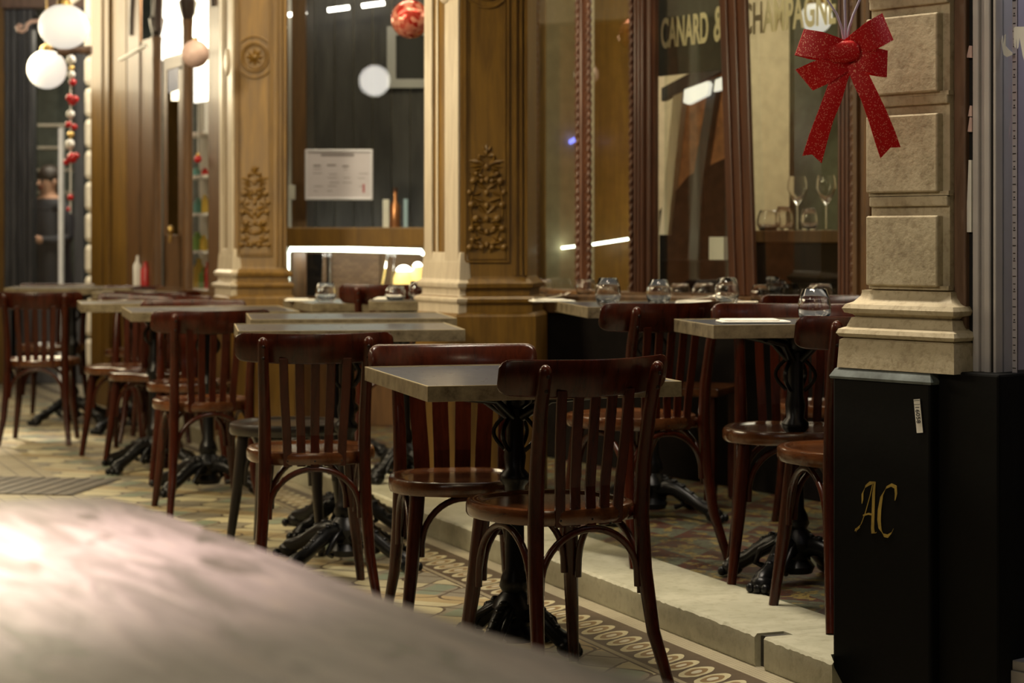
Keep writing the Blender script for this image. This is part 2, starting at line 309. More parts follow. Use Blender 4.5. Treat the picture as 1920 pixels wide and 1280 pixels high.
# ------------------------------------------------------------------ geometry
class M:
    """Collects geometry (in a local frame T) and links it as one mesh object."""
    def __init__(s, T=None): s.V = []; s.Fc = []; s.T = T or Matrix.Identity(4)
    def add(s, vs, fs, T=None):
        k = len(s.V); X = s.T @ T if T is not None else s.T
        s.V += [X @ Vector(v) for v in vs]; s.Fc += [tuple(i + k for i in f) for f in fs]; return s
    def bx(s, x0, x1, y0, y1, z0, z1, T=None):
        return s.add([(x0, y0, z0), (x1, y0, z0), (x1, y1, z0), (x0, y1, z0), (x0, y0, z1), (x1, y0, z1), (x1, y1, z1), (x0, y1, z1)],
              [(0, 3, 2, 1), (4, 5, 6, 7), (0, 1, 5, 4), (1, 2, 6, 5), (2, 3, 7, 6), (3, 0, 4, 7)], T)
    def rings(s, rs, cap=True):
        n = len(rs[0]); vs = [p for r in rs for p in r]; fs = []
        for i in range(len(rs) - 1):
            for j in range(n):
                a, b = i * n + j, i * n + (j + 1) % n
                fs.append((a, b, b + n, a + n))
        if cap: fs.append(tuple(reversed(range(n)))); fs.append(tuple(range((len(rs) - 1) * n, len(rs) * n)))
        return s.add(vs, fs)
    def tube(s, pts, rad, n=10, sx=1.0, sy=1.0, cap=True, up=None):
        pts = [Vector(p) for p in pts]; L = len(pts)
        if isinstance(rad, (int, float)): rad = [rad] * L
        t0 = (pts[1] - pts[0]).normalized()
        a = Vector(up) if up else (Vector((0, 0, 1)) if abs(t0.z) < 0.9 else Vector((1, 0, 0)))
        a = (a - t0 * a.dot(t0)).normalized(); rs = []
        for i, p in enumerate(pts):
            t = (pts[min(i + 1, L - 1)] - pts[max(i - 1, 0)]).normalized()
            a = (a - t * a.dot(t)).normalized(); b = t.cross(a)
            rs.append([p + a * (math.cos(2 * PI * k / n) * rad[i] * sx) + b * (math.sin(2 * PI * k / n) * rad[i] * sy) for k in range(n)])
        return s.rings(rs, cap)
    def lathe(s, prof, n=24, c=(0, 0, 0), T=None):
        rs = [[(c[0] + r * math.cos(2 * PI * k / n), c[1] + r * math.sin(2 * PI * k / n), c[2] + z) for k in range(n)] for r, z in prof]
        return s.rings(rs, True)
    def sph(s, c, r, nu=12, nv=8):
        if isinstance(r, (int, float)): r = (r, r, r)
        rs = []
        for i in range(1, nv):
            th = PI * i / nv
            rs.append([(c[0] + r[0] * math.sin(th) * math.cos(2 * PI * k / nu), c[1] + r[1] * math.sin(th) * math.sin(2 * PI * k / nu), c[2] + r[2] * math.cos(th)) for k in range(nu)])
        k0 = len(s.V); s.rings(rs, False)
        X = s.T; a = len(s.V); s.V.append(X @ Vector((c[0], c[1], c[2] + r[2]))); s.V.append(X @ Vector((c[0], c[1], c[2] - r[2])))
        for j in range(nu):
            s.Fc.append((a, k0 + (j + 1) % nu, k0 + j)); s.Fc.append((a + 1, k0 + (nv - 2) * nu + j, k0 + (nv - 2) * nu + (j + 1) % nu))
        return s
    def prism(s, poly, z0, z1):
        return s.rings([[(x, y, z0) for x, y in poly], [(x, y, z1) for x, y in poly]])
    def prism_xz(s, poly, y0, y1):
        return s.rings([[(x, y0, z) for x, z in poly], [(x, y1, z) for x, z in poly]])
    def build(s, name, mat, parent=None, smooth=False, bevel=0.0, org=None):
        par_loc = parent['_w'] if parent is not None and '_w' in parent else None
        if parent is None:
            if org is None:
                xs = [v.x for v in s.V]; ys = [v.y for v in s.V]; zs = [v.z for v in s.V]
                org = ((min(xs) + max(xs)) / 2, (min(ys) + max(ys)) / 2, min(zs))
        else:
            org = parent['_w'] if '_w' in parent else (0, 0, 0)
        og = Vector(org)
        me = bpy.data.meshes.new(name); me.from_pydata([v - og for v in s.V], [], s.Fc); me.update()
        bm = bmesh.new(); bm.from_mesh(me); bmesh.ops.recalc_face_normals(bm, faces=bm.faces); bm.to_mesh(me); bm.free()
        if isinstance(mat, str): mat = MT[mat]
        me.materials.append(mat)
        if smooth:
            me.shade_smooth(); me.set_sharp_from_angle(angle=math.radians(50 if smooth is True else smooth))
        o = bpy.data.objects.new(name, me); COL.objects.link(o)
        if parent is not None: o.parent = parent
        else: o.location = og
        o['_w'] = tuple(og)
        if bevel:
            b = o.modifiers.new('bevel', 'BEVEL'); b.width = bevel; b.segments = 2; b.limit_method = 'ANGLE'
        return o
def empty(name, loc=(0, 0, 0), rz=0.0):
    o = bpy.data.objects.new(name, None); COL.objects.link(o); o.empty_display_size = 0.1
    o.location = loc; o.rotation_euler = (0, 0, rz); o['_w'] = tuple(loc); return o
def tag(o, label, cat, group=None):
    o['label'] = label; o['category'] = cat
    if group: o['group'] = group
    return o
def struct(o): o['kind'] = 'structure'; return o
def local(o): o['_w'] = (0.0, 0.0, 0.0); return o          # children given in the thing's own coordinates
def frame(ox, oy, dx, dy, z=0.0):
    """local x along (dx,dy), local y = x turned left, z up"""
    l = math.hypot(dx, dy); dx, dy = dx / l, dy / l
    return Matrix(((dx, -dy, 0, ox), (dy, dx, 0, oy), (0, 0, 1, z), (0, 0, 0, 1)))
def P(px, py, Y): return Vector(((px - 960) / F * Y, Y, CAM_H + (HY - py) / F * Y))
def arc(fn, n): return [fn(i / (n - 1)) for i in range(n)]
def copy_tree(src, parent=None):
    c = src.copy(); COL.objects.link(c)
    if parent is not None: c.parent = parent; c.matrix_parent_inverse = src.matrix_parent_inverse.copy()
    for ch in [o for o in COL.objects if o.parent is src]: copy_tree(ch, c)
    return c
# ------------------------------------------------------------------ floor, platform and step
G = M(); G.bx(-9, 5, -3, 19, -0.2, 0.0); struct(G.build('floor', 'floor'))
SF = Matrix(((STEP_A.x, -STEP_N.x, 0, STEP_P.x), (STEP_A.y, -STEP_N.y, 0, STEP_P.y), (0, 0, 1, 0), (0, 0, 0, 1)))   # x along the step, y away from the street
SH = 0.085
def chip_edge(u0, u1, seed):
    rnd = random.Random(seed); n = int((u1 - u0) / 0.012); top = []; low = []
    for i in range(n + 1):
        u = u0 + (u1 - u0) * i / n; r = rnd.random()
        a = 0.0018 + 0.0035 * r * r
        top.append((u, a))
    return top
def slab(name, u0, u1, seed, depth=0.30):
    g = M(SF); e = chip_edge(u0, u1, seed); n = len(e)
    rs = []
    for u, a in e:
        ub = max(u, .09) if u0 < .01 else u      # the first slab is cut to meet the plinth
        rs.append([(u, 0.004, 0.0), (u, 0.0, 0.012), (u, 0.0, SH - a - 0.004), (u, a + 0.003, SH), (max(u, .085) if u0 < .01 else u, .045, SH), (ub, depth, SH), (ub, depth, 0.0), (max(u, .085) if u0 < .01 else u, .045, 0.0)])
    g.rings(rs); o = g.build(name, 'marble', smooth=35); return struct(o)
slab('trim_1', 0.005, 0.335, 1); slab('trim_2', 0.383, 2.05, 2); slab('trim_3', 2.055, 3.9, 3); slab('trim_4', 3.905, 5.4, 4); slab('trim_5', 5.405, 8.6, 5)
g = M(SF); g.prism([(.333, .018), (.345, .026), (.355, .015), (.368, .03), (.386, .016), (.386, .09), (.36, .10), (.333, .085)], 0, SH - .006); struct(g.build('trim_6', plain('broken_joint', (.05, .045, .035), .7, 0, .5)))
g = M(SF); g.bx(.334, .384, .085, .30, 0, SH); struct(g.build('trim_8', 'marble'))        # broken joint
g = M(SF); g.bx(-0.3, 8.6, 0.30, 4.6, -0.05, SH - 0.003); struct(g.build('floor_platform', 'platform'))

# ------------------------------------------------------------------ pillars
def offset_poly(poly, d):
    n = len(poly); out = []
    for i in range(n):
        p0, p1, p2 = Vector(poly[i - 1]), Vector(poly[i]), Vector(poly[(i + 1) % n])
        e1 = (p1 - p0).normalized(); e2 = (p2 - p1).normalized()
        n1 = Vector((e1.y, -e1.x)); n2 = Vector((e2.y, -e2.x))
        k = (n1 + n2); k = k / max(0.3, k.dot(n1)); out.append(p1 + k * d)
    return out
def profile_block(g, poly, prof):
    g.rings([[(p.x, p.y, z) for p in offset_poly(poly, d)] for z, d in prof])
def leaf(g, x, z, ang, l, wd, t=0.012):
    c, s = math.cos(ang), math.sin(ang)
    vs = [(0, 0, 0), (l * .35, 0, wd), (l, 0, 0), (l * .35, 0, -wd), (l * .4, -t, 0)]
    vs = [(x + a * c - b * s, y, z + a * s + b * c) for a, y, b in vs]
    g.add(vs, [(0, 1, 4), (1, 2, 4), (2, 3, 4), (3, 0, 4), (0, 3, 2, 1)])
def carved(T, x0, wd, z0, h, parent, mat):
    """a foliage relief growing from z0, width wd, height h, on the face y = 0"""
    g = M(T); cx = x0 + wd / 2; k = h / 0.43
    for i in range(7): g.sph((cx, -0.004, z0 + (0.03 + i * 0.052) * k), (0.010, 0.010, 0.014 * k), 8, 6)
    rows = [(0.02, .40, .013), (0.02, .12, .012), (0.05, .34, .011), (0.095, .36, .013), (0.095, .17, .010), (0.135, .25, .016), (0.19, .36, .014), (0.24, .40, .011),
            (0.285, .32, .014), (0.285, .12, .010), (0.315, .24, .009)]
    for z, f, r in rows:
        for sgn in (-1, 1):
            g.sph((cx + sgn * f * wd, -0.005, z0 + z * k), (r, r * .9, r), 8, 6)
    for z, a, l in ((0.03, .2, .07), (0.07, .5, .075), (0.12, .15, .08), (0.15, .8, .08), (0.2, .3, .075), (0.25, .6, .07), (0.30, .2, .07), (0.355, .15, .085), (0.345, .45, .06), (0.40, .9, .035), (0.385, 0.1, .035)):
        for sgn in (0, 1):
            ang = a if not sgn else PI - a
            leaf(g, cx, z0 + z * k, ang, l * wd / 0.17, 0.012)
            leaf(g, cx + (1 - 2 * sgn) * 0.02, z0 + (z - 0.01) * k, -ang * .6 if not sgn else PI + a * .6, l * .6 * wd / 0.17, 0.009)
    leaf(g, cx, z0 + 0.385 * k, PI / 2, 0.05 * k, 0.014)
    for sgn in (-1, 1):   # scrolling stems
        g.tube([(cx + sgn * wd * (0.08 + 0.30 * abs(math.sin(t * 9))), -0.002, z0 + t * k) for t in [i * 0.0125 for i in range(28)]], 0.004, 6)
    return g.build('carved_ornament', mat, parent, smooth=60)
def rect_mould(g, x0, x1, z0, z1, w=0.012, d=0.010):
    for a in ((x0, x1, z0, z0 + w), (x0, x1, z1 - w, z1), (x0, x0 + w, z0 + w, z1 - w), (x1 - w, x1, z0 + w, z1 - w)):
        g.bx(a[0], a[1], -d, 0.002, a[2], a[3])
def medallion(T, cx, cz, r, parent, mat):
    g = M(T)
    def ring(R, rr, a0, a1, n=40):
        g.tube([(cx + R * math.cos(a0 + (a1 - a0) * i / n), -0.002, cz + R * 1.08 * math.sin(a0 + (a1 - a0) * i / n)) for i in range(n + 1)], rr, 8)
    ring(r, 0.007, 0, 2 * PI); ring(r * .82, 0.004, 0, 2 * PI)
    ring(r * 1.45, 0.005, .25 * PI, .75 * PI, 16); ring(r * 1.45, 0.005, 1.22 * PI, 1.78 * PI, 16)
    for i in range(8):
        a = i * PI / 4; leaf(g, cx, cz, a, r * .72, r * .2, 0.014)
    g.sph((cx, -0.006, cz), (r * .24, 0.012, r * .24), 10, 6)
    return g.build('medallion', mat, parent, smooth=60)
def pilaster(name, K, B, A, back, kidx, mat_front, mat_left, ztop=3.4, zmed=None, tall=None, medal=None, s=1.0):
    """K corner, B right end of the front face, A far end of the left face"""
    root = struct(empty(name, (K[0], K[1], 0)))
    poly = [A, K, B] + back
    prof = [(0, .038), (.79, .038), (.802, .030), (.806, .022), (.838, .022), (.845, .034), (.858, .036), (.868, .026), (.872, .010), (.896, .010),
            (.902, .024), (.918, .027), (.930, .012), (.942, .002), (.95, 0), (ztop, 0)]
    # left face gets a paler material, its brightness put into the colour
    g = M(); profile_block(g, poly, prof); g.build('shaft', mat_front, root, smooth=30)
    TB = frame(K[0], K[1], B[0] - K[0], B[1] - K[1]); wB = math.hypot(B[0] - K[0], B[1] - K[1])
    g = M(TB); x1 = wB * .72
    rect_mould(g, 0.012, x1, 1.0, ztop - .1, .008, .007); rect_mould(g, 0.026, x1 - .014, 1.012, ztop - .12, .004, .004)
    g.bx(wB * .80, wB * .83, -.010, .001, .95, ztop); g.bx(wB * .88, wB * .91, -.014, .001, .95, ztop); g.bx(wB * .95, wB * .99, -.020, .001, .95, ztop)
    g.build('panel_moulding', mat_front, root)
    carved(TB, 0.016, x1 - .02, 1.02 * 1 + 0.02, tall, root, 'gold_wood')
    if medal: medallion(TB, (0.012 + x1) / 2, medal, .067, root, mat_front)
    TA = frame(A[0], A[1], K[0] - A[0], K[1] - A[1]); wA = math.hypot(A[0] - K[0], A[1] - K[1])
    g = M(TA)
    g.bx(0.0, wA * .22, -.012, .0, .95, ztop); g.bx(wA * .60, wA * .98, -.012, .0, .95, ztop); g.bx(wA * .30, wA * .36, -.006, .0, .95, ztop)
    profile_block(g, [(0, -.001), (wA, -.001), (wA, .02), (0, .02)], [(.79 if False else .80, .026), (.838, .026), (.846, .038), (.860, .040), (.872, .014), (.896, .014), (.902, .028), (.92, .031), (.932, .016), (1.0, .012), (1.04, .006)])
    o = g.build('side_moulding', mat_left, root, bevel=.003); o['label'] = 'moulded side face, paled in colour to look brightly lit'
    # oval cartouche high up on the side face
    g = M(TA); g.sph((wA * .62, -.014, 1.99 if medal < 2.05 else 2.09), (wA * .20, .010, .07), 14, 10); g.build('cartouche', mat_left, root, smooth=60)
    return root
K2, B2, A2 = (-.198, 7.9), (.060, 7.95), (-.344, 8.17)
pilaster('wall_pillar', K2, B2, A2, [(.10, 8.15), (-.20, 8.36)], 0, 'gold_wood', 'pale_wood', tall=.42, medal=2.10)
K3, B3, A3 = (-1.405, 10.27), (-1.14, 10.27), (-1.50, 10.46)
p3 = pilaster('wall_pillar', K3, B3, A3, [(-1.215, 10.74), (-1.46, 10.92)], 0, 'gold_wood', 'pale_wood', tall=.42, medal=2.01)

g = M(frame(.10, 9.52, -.16, 1.45)); g.bx(0, 1.46, -.06, .0, 0, 3.3); struct(g.build('wall_divider', 'gold_wood'))
# stone pillar on the right, with its black plinth
PO = Vector((.80, 4.93)); PE = Vector((.64, -.77)).normalized()
TP = frame(PO.x, PO.y, PE.x, PE.y)                     # x along the face, y into the pillar
root = struct(empty('wall_stone_pillar', (PO.x, PO.y, 0)))
g = M(TP); g.bx(0.0, .297, -.03, .34, 0, .762); g.bx(.297, .47, -.005, .34, 0, .79); g.build('plinth', 'plinth', root, bevel=.006)
g = M(TP); profile_block(g, [(0.0, -.03), (.297, -.03), (.297, .30), (0, .30)], [(.758, .004), (.764, .006), (.782, -.004), (.787, -.012)])
g.build('slate_ledge', 'slate', root, smooth=30)
def stonebox(g, x0, x1, z0, z1, y0, y1=.3): g.bx(x0, x1, y0, y1, z0, z1)
g = M(TP)
profile_block(g, [(.04, .0), (.335, .0), (.335, .28), (.04, .28)],
    [(.785, .028), (.852, .024), (.858, .014), (.860, .024), (.868, .030), (.878, .026), (.884, .012), (.905, .004), (.908, -.004), (.914, .002), (.918, .016), (.928, .020), (.938, .014), (.944, .0), (.958, -.012), (.966, -.014), (.972, -.014)])
g.build('base_moulding', 'stone', root, smooth=35)
g = M(TP); zb = [(.984, 1.150), (1.205, 1.388), (1.438, 1.622), (1.672, 1.86), (1.91, 2.1), (2.15, 2.4)]
stonebox(g, .078, .312, .966, 3.3, .022)
g.build('stone_core', 'stone', root)
for a, b_ in zb:
    g = M(TP); g.bx(.078, .292, .0, .03, a, b_); o = g.build('stone_block', 'stone', root, bevel=.004)
    g = M(TP); g.bx(.078, .312, .012, .03, b_ + .022, b_ + .046); g.build('stone_band', 'stone', root, bevel=.003)
    g = M(TP); g.bx(.078, .316, .012, .03, a - .008 - .0, a - .0 + .002); g.build('stone_band', 'stone', root)
# A C painted on the plinth
def stroke(g, pts, y=-.0315):
    """pts: (x, z, width, nib angle)"""
    vs = []; fs = []
    for x, z, wd, an in pts:
        dx, dz = math.cos(an) * wd / 2, math.sin(an) * wd / 2
        vs += [(x - dx, y, z - dz), (x + dx, y, z + dz), (x - dx, y + .001, z - dz), (x + dx, y + .001, z + dz)]
    for i in range(len(pts) - 1):
        a = 4 * i; b = a + 4
        fs += [(a, a + 1, b + 1, b), (a + 2, b + 2, b + 3, a + 3), (a, b, b + 2, a + 2), (a + 1, a + 3, b + 3, b + 1)]
    fs += [(0, 2, 3, 1), (len(vs) - 4, len(vs) - 3, len(vs) - 1, len(vs) - 2)]
    g.add(vs, fs)
def plx(px, off=-.0315):
    """x along the plinth front seen at column px"""
    o = PO + Vector((-.77, -.64)).normalized() * (-off); r = (px - 960) / F
    return (r * o.y - o.x) / (PE.x - r * PE.y)
def plz(px, py):
    t = plx(px); o = PO + Vector((-.77, -.64)).normalized() * .0315; return CAM_H - (py - HY) / F * (o.y + PE.y * t)
def S(px, py, wpx, an): return (plx(px), plz(px, py), wpx / 800.0 * 1.25, an)
root = empty('painted_letter_a', (PO.x, PO.y, plz(1620, 1004)))
tag(root, 'gilt calligraphic letter A painted on the black plinth', 'letter')
g = M(TP); A_ = .75
stroke(g, [S(1605, 996, 3, 1.5), S(1606, 992, 5, 1.4), S(1614, 983, 3, .9), S(1622, 962, 1.6, .3), S(1631, 930, 1.6, .3), S(1636, 908, 2, .3)])
stroke(g, [S(1603, 993, 5, 1.2), S(1608, 991, 4, 1.2), S(1612, 988, 2, 1.2)])
stroke(g, [S(1640, 904, 4, .4), S(1638, 925, 5.5, .2), S(1637, 960, 5.5, .2), S(1636, 990, 6, .1), S(1637, 999, 7, .3), S(1643, 998, 3, .9)])
stroke(g, [S(1641, 904, 2, 1.6), S(1630, 906, 6, 1.5), S(1622, 912, 5, 1.2), S(1617, 925, 4, .5), S(1617, 937, 3.5, .5), S(1616, 944, 1, .5)])
stroke(g, [S(1618, 966, 2.4, 1.5), S(1628, 963, 3, 1.6), S(1637, 965, 2.4, 1.5)])
g.build('letter_stroke', 'gilt', root)
root = empty('painted_letter_c', (PO.x, PO.y, plz(1660, 1004)))
tag(root, 'gilt calligraphic letter C painted on the black plinth', 'letter')
g = M(TP)
stroke(g, [S(1678, 938, 1.5, .2), S(1680, 925, 4.5, .2), S(1679, 913, 6, .8), S(1671, 909, 5, 1.4), S(1661, 914, 5, 1.1), S(1653, 930, 6, .5), S(1649, 955, 6.5, .1), S(1648, 975, 6.5, 0), S(1650, 992, 6.5, -.4),
           S(1656, 1003, 6, -1.0), S(1664, 1005, 5, -1.4), S(1671, 999, 3, -1.9), S(1675, 991, 1, -1.9)])
g.build('letter_stroke', 'gilt', root)
# small number label
def text_mesh(body, size, T, name, mat, parent, depth=.0006, shear=0.0, sx=1.0, align='LEFT', bold=0.0):
    cu = bpy.data.curves.new('tmp', 'FONT'); cu.body = body; cu.size = size; cu.extrude = depth; cu.shear = shear; cu.align_x = align; cu.offset = bold
    ob = bpy.data.objects.new('tmp', cu); COL.objects.link(ob); dg = bpy.context.evaluated_depsgraph_get(); dg.update()
    me0 = bpy.data.meshes.new_from_object(ob.evaluated_get(dg)); g = M(T)
    # text is drawn in xy: stand it up into xz, facing -y
    g.add([(v.co.x * sx, -v.co.z, v.co.y) for v in me0.vertices], [tuple(p.vertices) for p in me0.polygons])
    bpy.data.objects.remove(ob); bpy.data.curves.remove(cu)
    return g.build(name, mat, parent)
lx = plx(1722); lz = plz(1722, 778)
root = empty('number_label', (PO.x, PO.y, lz - .04)); tag(root, 'small white number label stuck upright on the black plinth', 'label')
TL = TP @ Matrix.Translation((lx, -.0325, lz)) @ Matrix.Rotation(math.radians(-7), 4, 'Y') @ Matrix.Identity(4)
g = M(TL); g.bx(-.009, .009, 0, .001, -.041, .037); g.build('label_paper', 'paper', root)
text_mesh('16058', .0165, TL @ Matrix.Translation((-.0055, -.0008, .022)) @ Matrix.Rotation(PI / 2, 4, 'Y'), 'digits', 'black', root, .0003, 0, 1.0)
g = M(TL); g.bx(-.0085, .0085, -.0006, 0, .0335, .0345); g.bx(-.0085, .0085, -.0006, 0, .0245, .0255); g.build('rule_line', 'black', root)

# ------------------------------------------------------------------ door jamb and shop window on the far right
root = struct(empty('door_1', (1.2, 4.7, 0)))
g = M(TP); g.bx(.268, .345, .055, .34, 0.785, 3.2); g.build('recess', 'brown_wood', root)
g = M(TP); g.bx(.312, .346, .035, .06, 0, 3.2); g.build('jamb', 'jamb_wood', root, bevel=.004)
g = M(TP); g.bx(.346, .361, .05, .2, 0, 3.2); g.build('gap', 'black', root)
g = M(TP); g.bx(.3605, .378, .042, .14, .0, 3.2); g.bx(.378, .392, .050, .14, .0, 3.2); g.bx(.392, .408, .044, .14, .0, 3.2); g.build('frame', 'white_frame', root, bevel=.003)
g = M(TP); g.bx(.408, .416, .05, .14, 0.0, 3.2); g.build('rubber_seal', 'black', root)
g = M(TP); g.bx(.416, .424, .046, .12, .12, 3.2); g.bx(.408, 1.3, .040, .12, .0, .118); g.bx(.416, 1.3, .046, .12, .118, .14); g.build('sash', 'white_frame', root, bevel=.002)
g = M(TP); g.bx(.424, 1.3, .07, .076, .14, 3.2); g.build('pane', 'pane_soft', root)
g = M(TP); g.bx(.40, 1.3, .60, .62, 0, 3.2); g.build('backing', 'mauve', root)
g = M(TP); g.bx(.36, .40, .14, .62, 0, 3.2); g.build('reveal', 'mauve', root)
def fx(px, y):      # x along the pillar frame of the point at column px on plane y
    o = PO + Vector((PE.y, -PE.x)) * -y
    n_ = Vector((-PE.y, PE.x)); o = PO + n_ * y; r = (px - 960) / F
    return (r * o.y - o.x) / (PE.x - r * PE.y)
def fz(px, py, y):
    n_ = Vector((-PE.y, PE.x)); o = PO + n_ * y; return CAM_H - (py - HY) / F * (o.y + PE.y * fx(px, y))
root = empty('height_scale', tuple((PO + PE * .47)) + (.2,)); tag(root, 'pale tick-marked measuring strip behind the shop window glass', 'scale')
xs = fx(1903, .08)
g = M(TP); g.bx(xs - .006, xs + .007, .078, .079, .16, 2.2); g.build('strip', plain('pale_strip', (.62, .56, .64), .6), root)
g = M(TP)
for i in range(int(2.02 / .0175)):
    z = .17 + i * .0175; wd = .0042 if i % 4 == 0 else .003
    g.bx(xs - wd, xs + wd, .0768, .078, z - .0011, z + .0011)
    if i % 4 == 2: g.bx(xs - .0012, xs + .0014, .0768, .078, z + .0035, z + .007)
g.build('tick_marks', 'black', root)
def sticker(pts, name, label):
    y = .066; poly = [(fx(a, y), fz(a, b_, y)) for a, b_ in pts]
    g = M(TP); g.prism_xz(poly, y - .001, y + .0); tag(g.build(name, 'white'), label, 'sticker', None)
sticker([(1878, 78), (1880, 66), (1881, 70), (1881, 86), (1884, 66), (1886, 64), (1886, 86), (1892, 93), (1899, 99), (1898, 103), (1888, 107), (1882, 103)], 'window_sticker', 'small white two-pronged sticker on the shop glass beside the tick strip')
sticker([(1901, 52), (1905, 50), (1924, 50), (1924, 125), (1918, 104), (1912, 70), (1910, 88), (1908, 92), (1906, 72), (1905, 90), (1902, 88), (1901, 70)], 'window_sticker', 'large white fork-shaped sticker at the edge of the shop glass')
for i, (a, b_, c, d, lab) in enumerate(((1812, 86, 1822, 108, 'pinkish paper scrap wedged highest in the door gap'), (1815, 198, 1822, 218, 'paper scrap in the door gap below the topmost one'),
        (1814, 220, 1822, 247, 'paper scrap in the door gap just above the long folded paper'), (1811, 300, 1821, 435, 'long folded printed paper slipped into the door gap'))):
    g = M(TP); y = .041; g.prism_xz([(fx(a, y), fz(a, d, y)), (fx(c, y), fz(c, d, y)), (fx(c, y), fz(c, b_, y)), (fx((a + c) / 2, y), fz(a, b_, y))], y, y + .012)
    tag(g.build('paper_scrap', 'pink' if i < 3 else 'paper'), lab, 'paper', None)

# ------------------------------------------------------------------ restaurant window on the right (recessed behind the platform)
W1L = Vector((.10, 9.50)); W1R = Vector((1.33, 7.60)); W1D = (W1R - W1L).normalized(); W1N = Vector((-W1D.y, W1D.x)); LW1 = (W1R - W1L).length
T1 = frame(W1L.x, W1L.y, W1D.x, W1D.y)
def t1(px, off=0.0):
    o = W1L + W1N * off; r = (px - 960) / F; return (r * o.y - o.x) / (W1D.x - r * W1D.y)
def z1(px, py, off=0.0):
    o = W1L + W1N * off; return CAM_H - (py - HY) / F * (o.y + W1D.y * t1(px, off))
ZT = 3.3
root = struct(empty('window_1', (W1L.x, W1L.y, 0)))
def rope(g, x, z0, z1_, r=.014, y=-.02):
    n = int((z1_ - z0) / .009); rs = []
    for i in range(n + 1):
        z = z0 + (z1_ - z0) * i / n; ph = i * .75
        rs.append([(x + (r * (1 + .28 * math.cos(2 * (2 * PI * k / 10 - ph)))) * math.cos(2 * PI * k / 10), y + r * (1 + .28 * math.cos(2 * (2 * PI * k / 10 - ph))) * math.sin(2 * PI * k / 10), z) for k in range(10)])
    g.rings(rs)
def post(a, b_, name='post', mat='red_wood', y0=-.04, y1=.05, ribs=2):
    g = M(T1); x0, x1 = t1(a), t1(b_); g.bx(x0, x1, y0, y1, .84, ZT)
    for i in range(ribs):
        xx = x0 + (x1 - x0) * (i + .5) / ribs; g.tube([(xx, y0, .86), (xx, y0, ZT)], (x1 - x0) / ribs * .28, 8)
    return g.build(name, mat, root, smooth=40)
post(984, 1000, y0=-.02, y1=.01, ribs=2); post(1090, 1102, y0=-.012, y1=.008, ribs=1); post(1194, 1214, y0=-.016, y1=.008, ribs=3); post(1216, 1232, y0=-.012, y1=.008, ribs=1); post(1577, 1600, y0=-.016, y1=.01, ribs=3); post(1602, 1650, y0=-.02, y1=.02, ribs=2, mat='brown_wood')
g = M(T1)
for px in (1004, 1086, 1106, 1187): rope(g, t1(px), .86, ZT, .0125, -.006)
rope(g, t1(1610), .86, ZT, .012, -.025)
g.build('rope_moulding', 'red_wood', root, smooth=60)
# the leaning sash stile of the open casement
g = M(T1); a0, a1 = t1(1356), t1(1402); b0, b1 = t1(1375), t1(1419); zz0, zz1 = .86, z1(1380, 0)
k = (ZT - zz0) / (zz1 - zz0); a0, a1 = b0 + (a0 - b0) * k, b1 + (a1 - b1) * k
for f0, f1, yy in ((0, .3, -.024), (.3, .62, -.018), (.62, 1, -.012)):
    g.rings([[(b0 + (b1 - b0) * f0, yy, zz0), (b0 + (b1 - b0) * f1, yy, zz0), (b0 + (b1 - b0) * f1, .008, zz0), (b0 + (b1 - b0) * f0, .008, zz0)],
             [(a0 + (a1 - a0) * f0, yy, ZT), (a0 + (a1 - a0) * f1, yy, ZT), (a0 + (a1 - a0) * f1, .008, ZT), (a0 + (a1 - a0) * f0, .008, ZT)]])
o = g.build('sash_stile', 'red_wood', root, bevel=.006)
g = M(T1); g.bx(-.05, LW1 + .3, -.10, .16, .80, .835); g.bx(-.05, LW1 + .3, -.06, .1, .835, .86); g.build('sill', 'brown_wood', root, bevel=.006)
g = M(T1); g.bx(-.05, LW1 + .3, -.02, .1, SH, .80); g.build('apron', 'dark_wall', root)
for a, b_ in ((1008, 1085), (1109, 1183)):
    g = M(T1); g.bx(t1(a), t1(b_), .0, .006, .86, ZT); g.build('pane', 'pane', root)
g = M(T1); g.bx(t1(1238), t1(1572), .022, .028, .86, ZT); g.build('pane', 'pane', root)
# fascia board with lettering behind the glass
zb_ = CAM_H + .80
root = empty('lettered_board', (W1L.x, W1L.y, 1.85)); tag(root, 'dark board lettered CANARD & CHAMPAGNE in cream behind the window', 'sign')
OFF = .09
g = M(T1); g.bx(t1(1232, OFF), t1(1362, OFF), OFF, OFF + .02, 1.80, 2.6); g.build('board', 'black_board', root)
xs0, xs1 = t1(1240, OFF), t1(1327, OFF)
def fit_text(body, x0, x1, z0, h, name):
    cu = bpy.data.curves.new('tmp', 'FONT'); cu.body = body; cu.size = 1.0
    ob = bpy.data.objects.new('tmp', cu); COL.objects.link(ob); bpy.context.view_layer.update(); W_ = ob.dimensions.x; H_ = ob.dimensions.y
    bpy.data.objects.remove(ob); bpy.data.curves.remove(cu)
    sc = h / H_; text_mesh(body, sc, T1 @ Matrix.Translation((x0, OFF - .002, z0)), name, 'cream_paint', root, .001, 0, (x1 - x0) / (W_ * sc), 'LEFT', .004)
zt = z1(1283, 84, OFF)
fit_text('CANARD', xs0, xs1, zt, .125, 'lettering'); fit_text('&', t1(1339, OFF), t1(1357, OFF), zt, .14, 'lettering')
fit_text('CHAMPAGNE', t1(1392, OFF), t1(1566, OFF), zt + .01, .125, 'lettering')

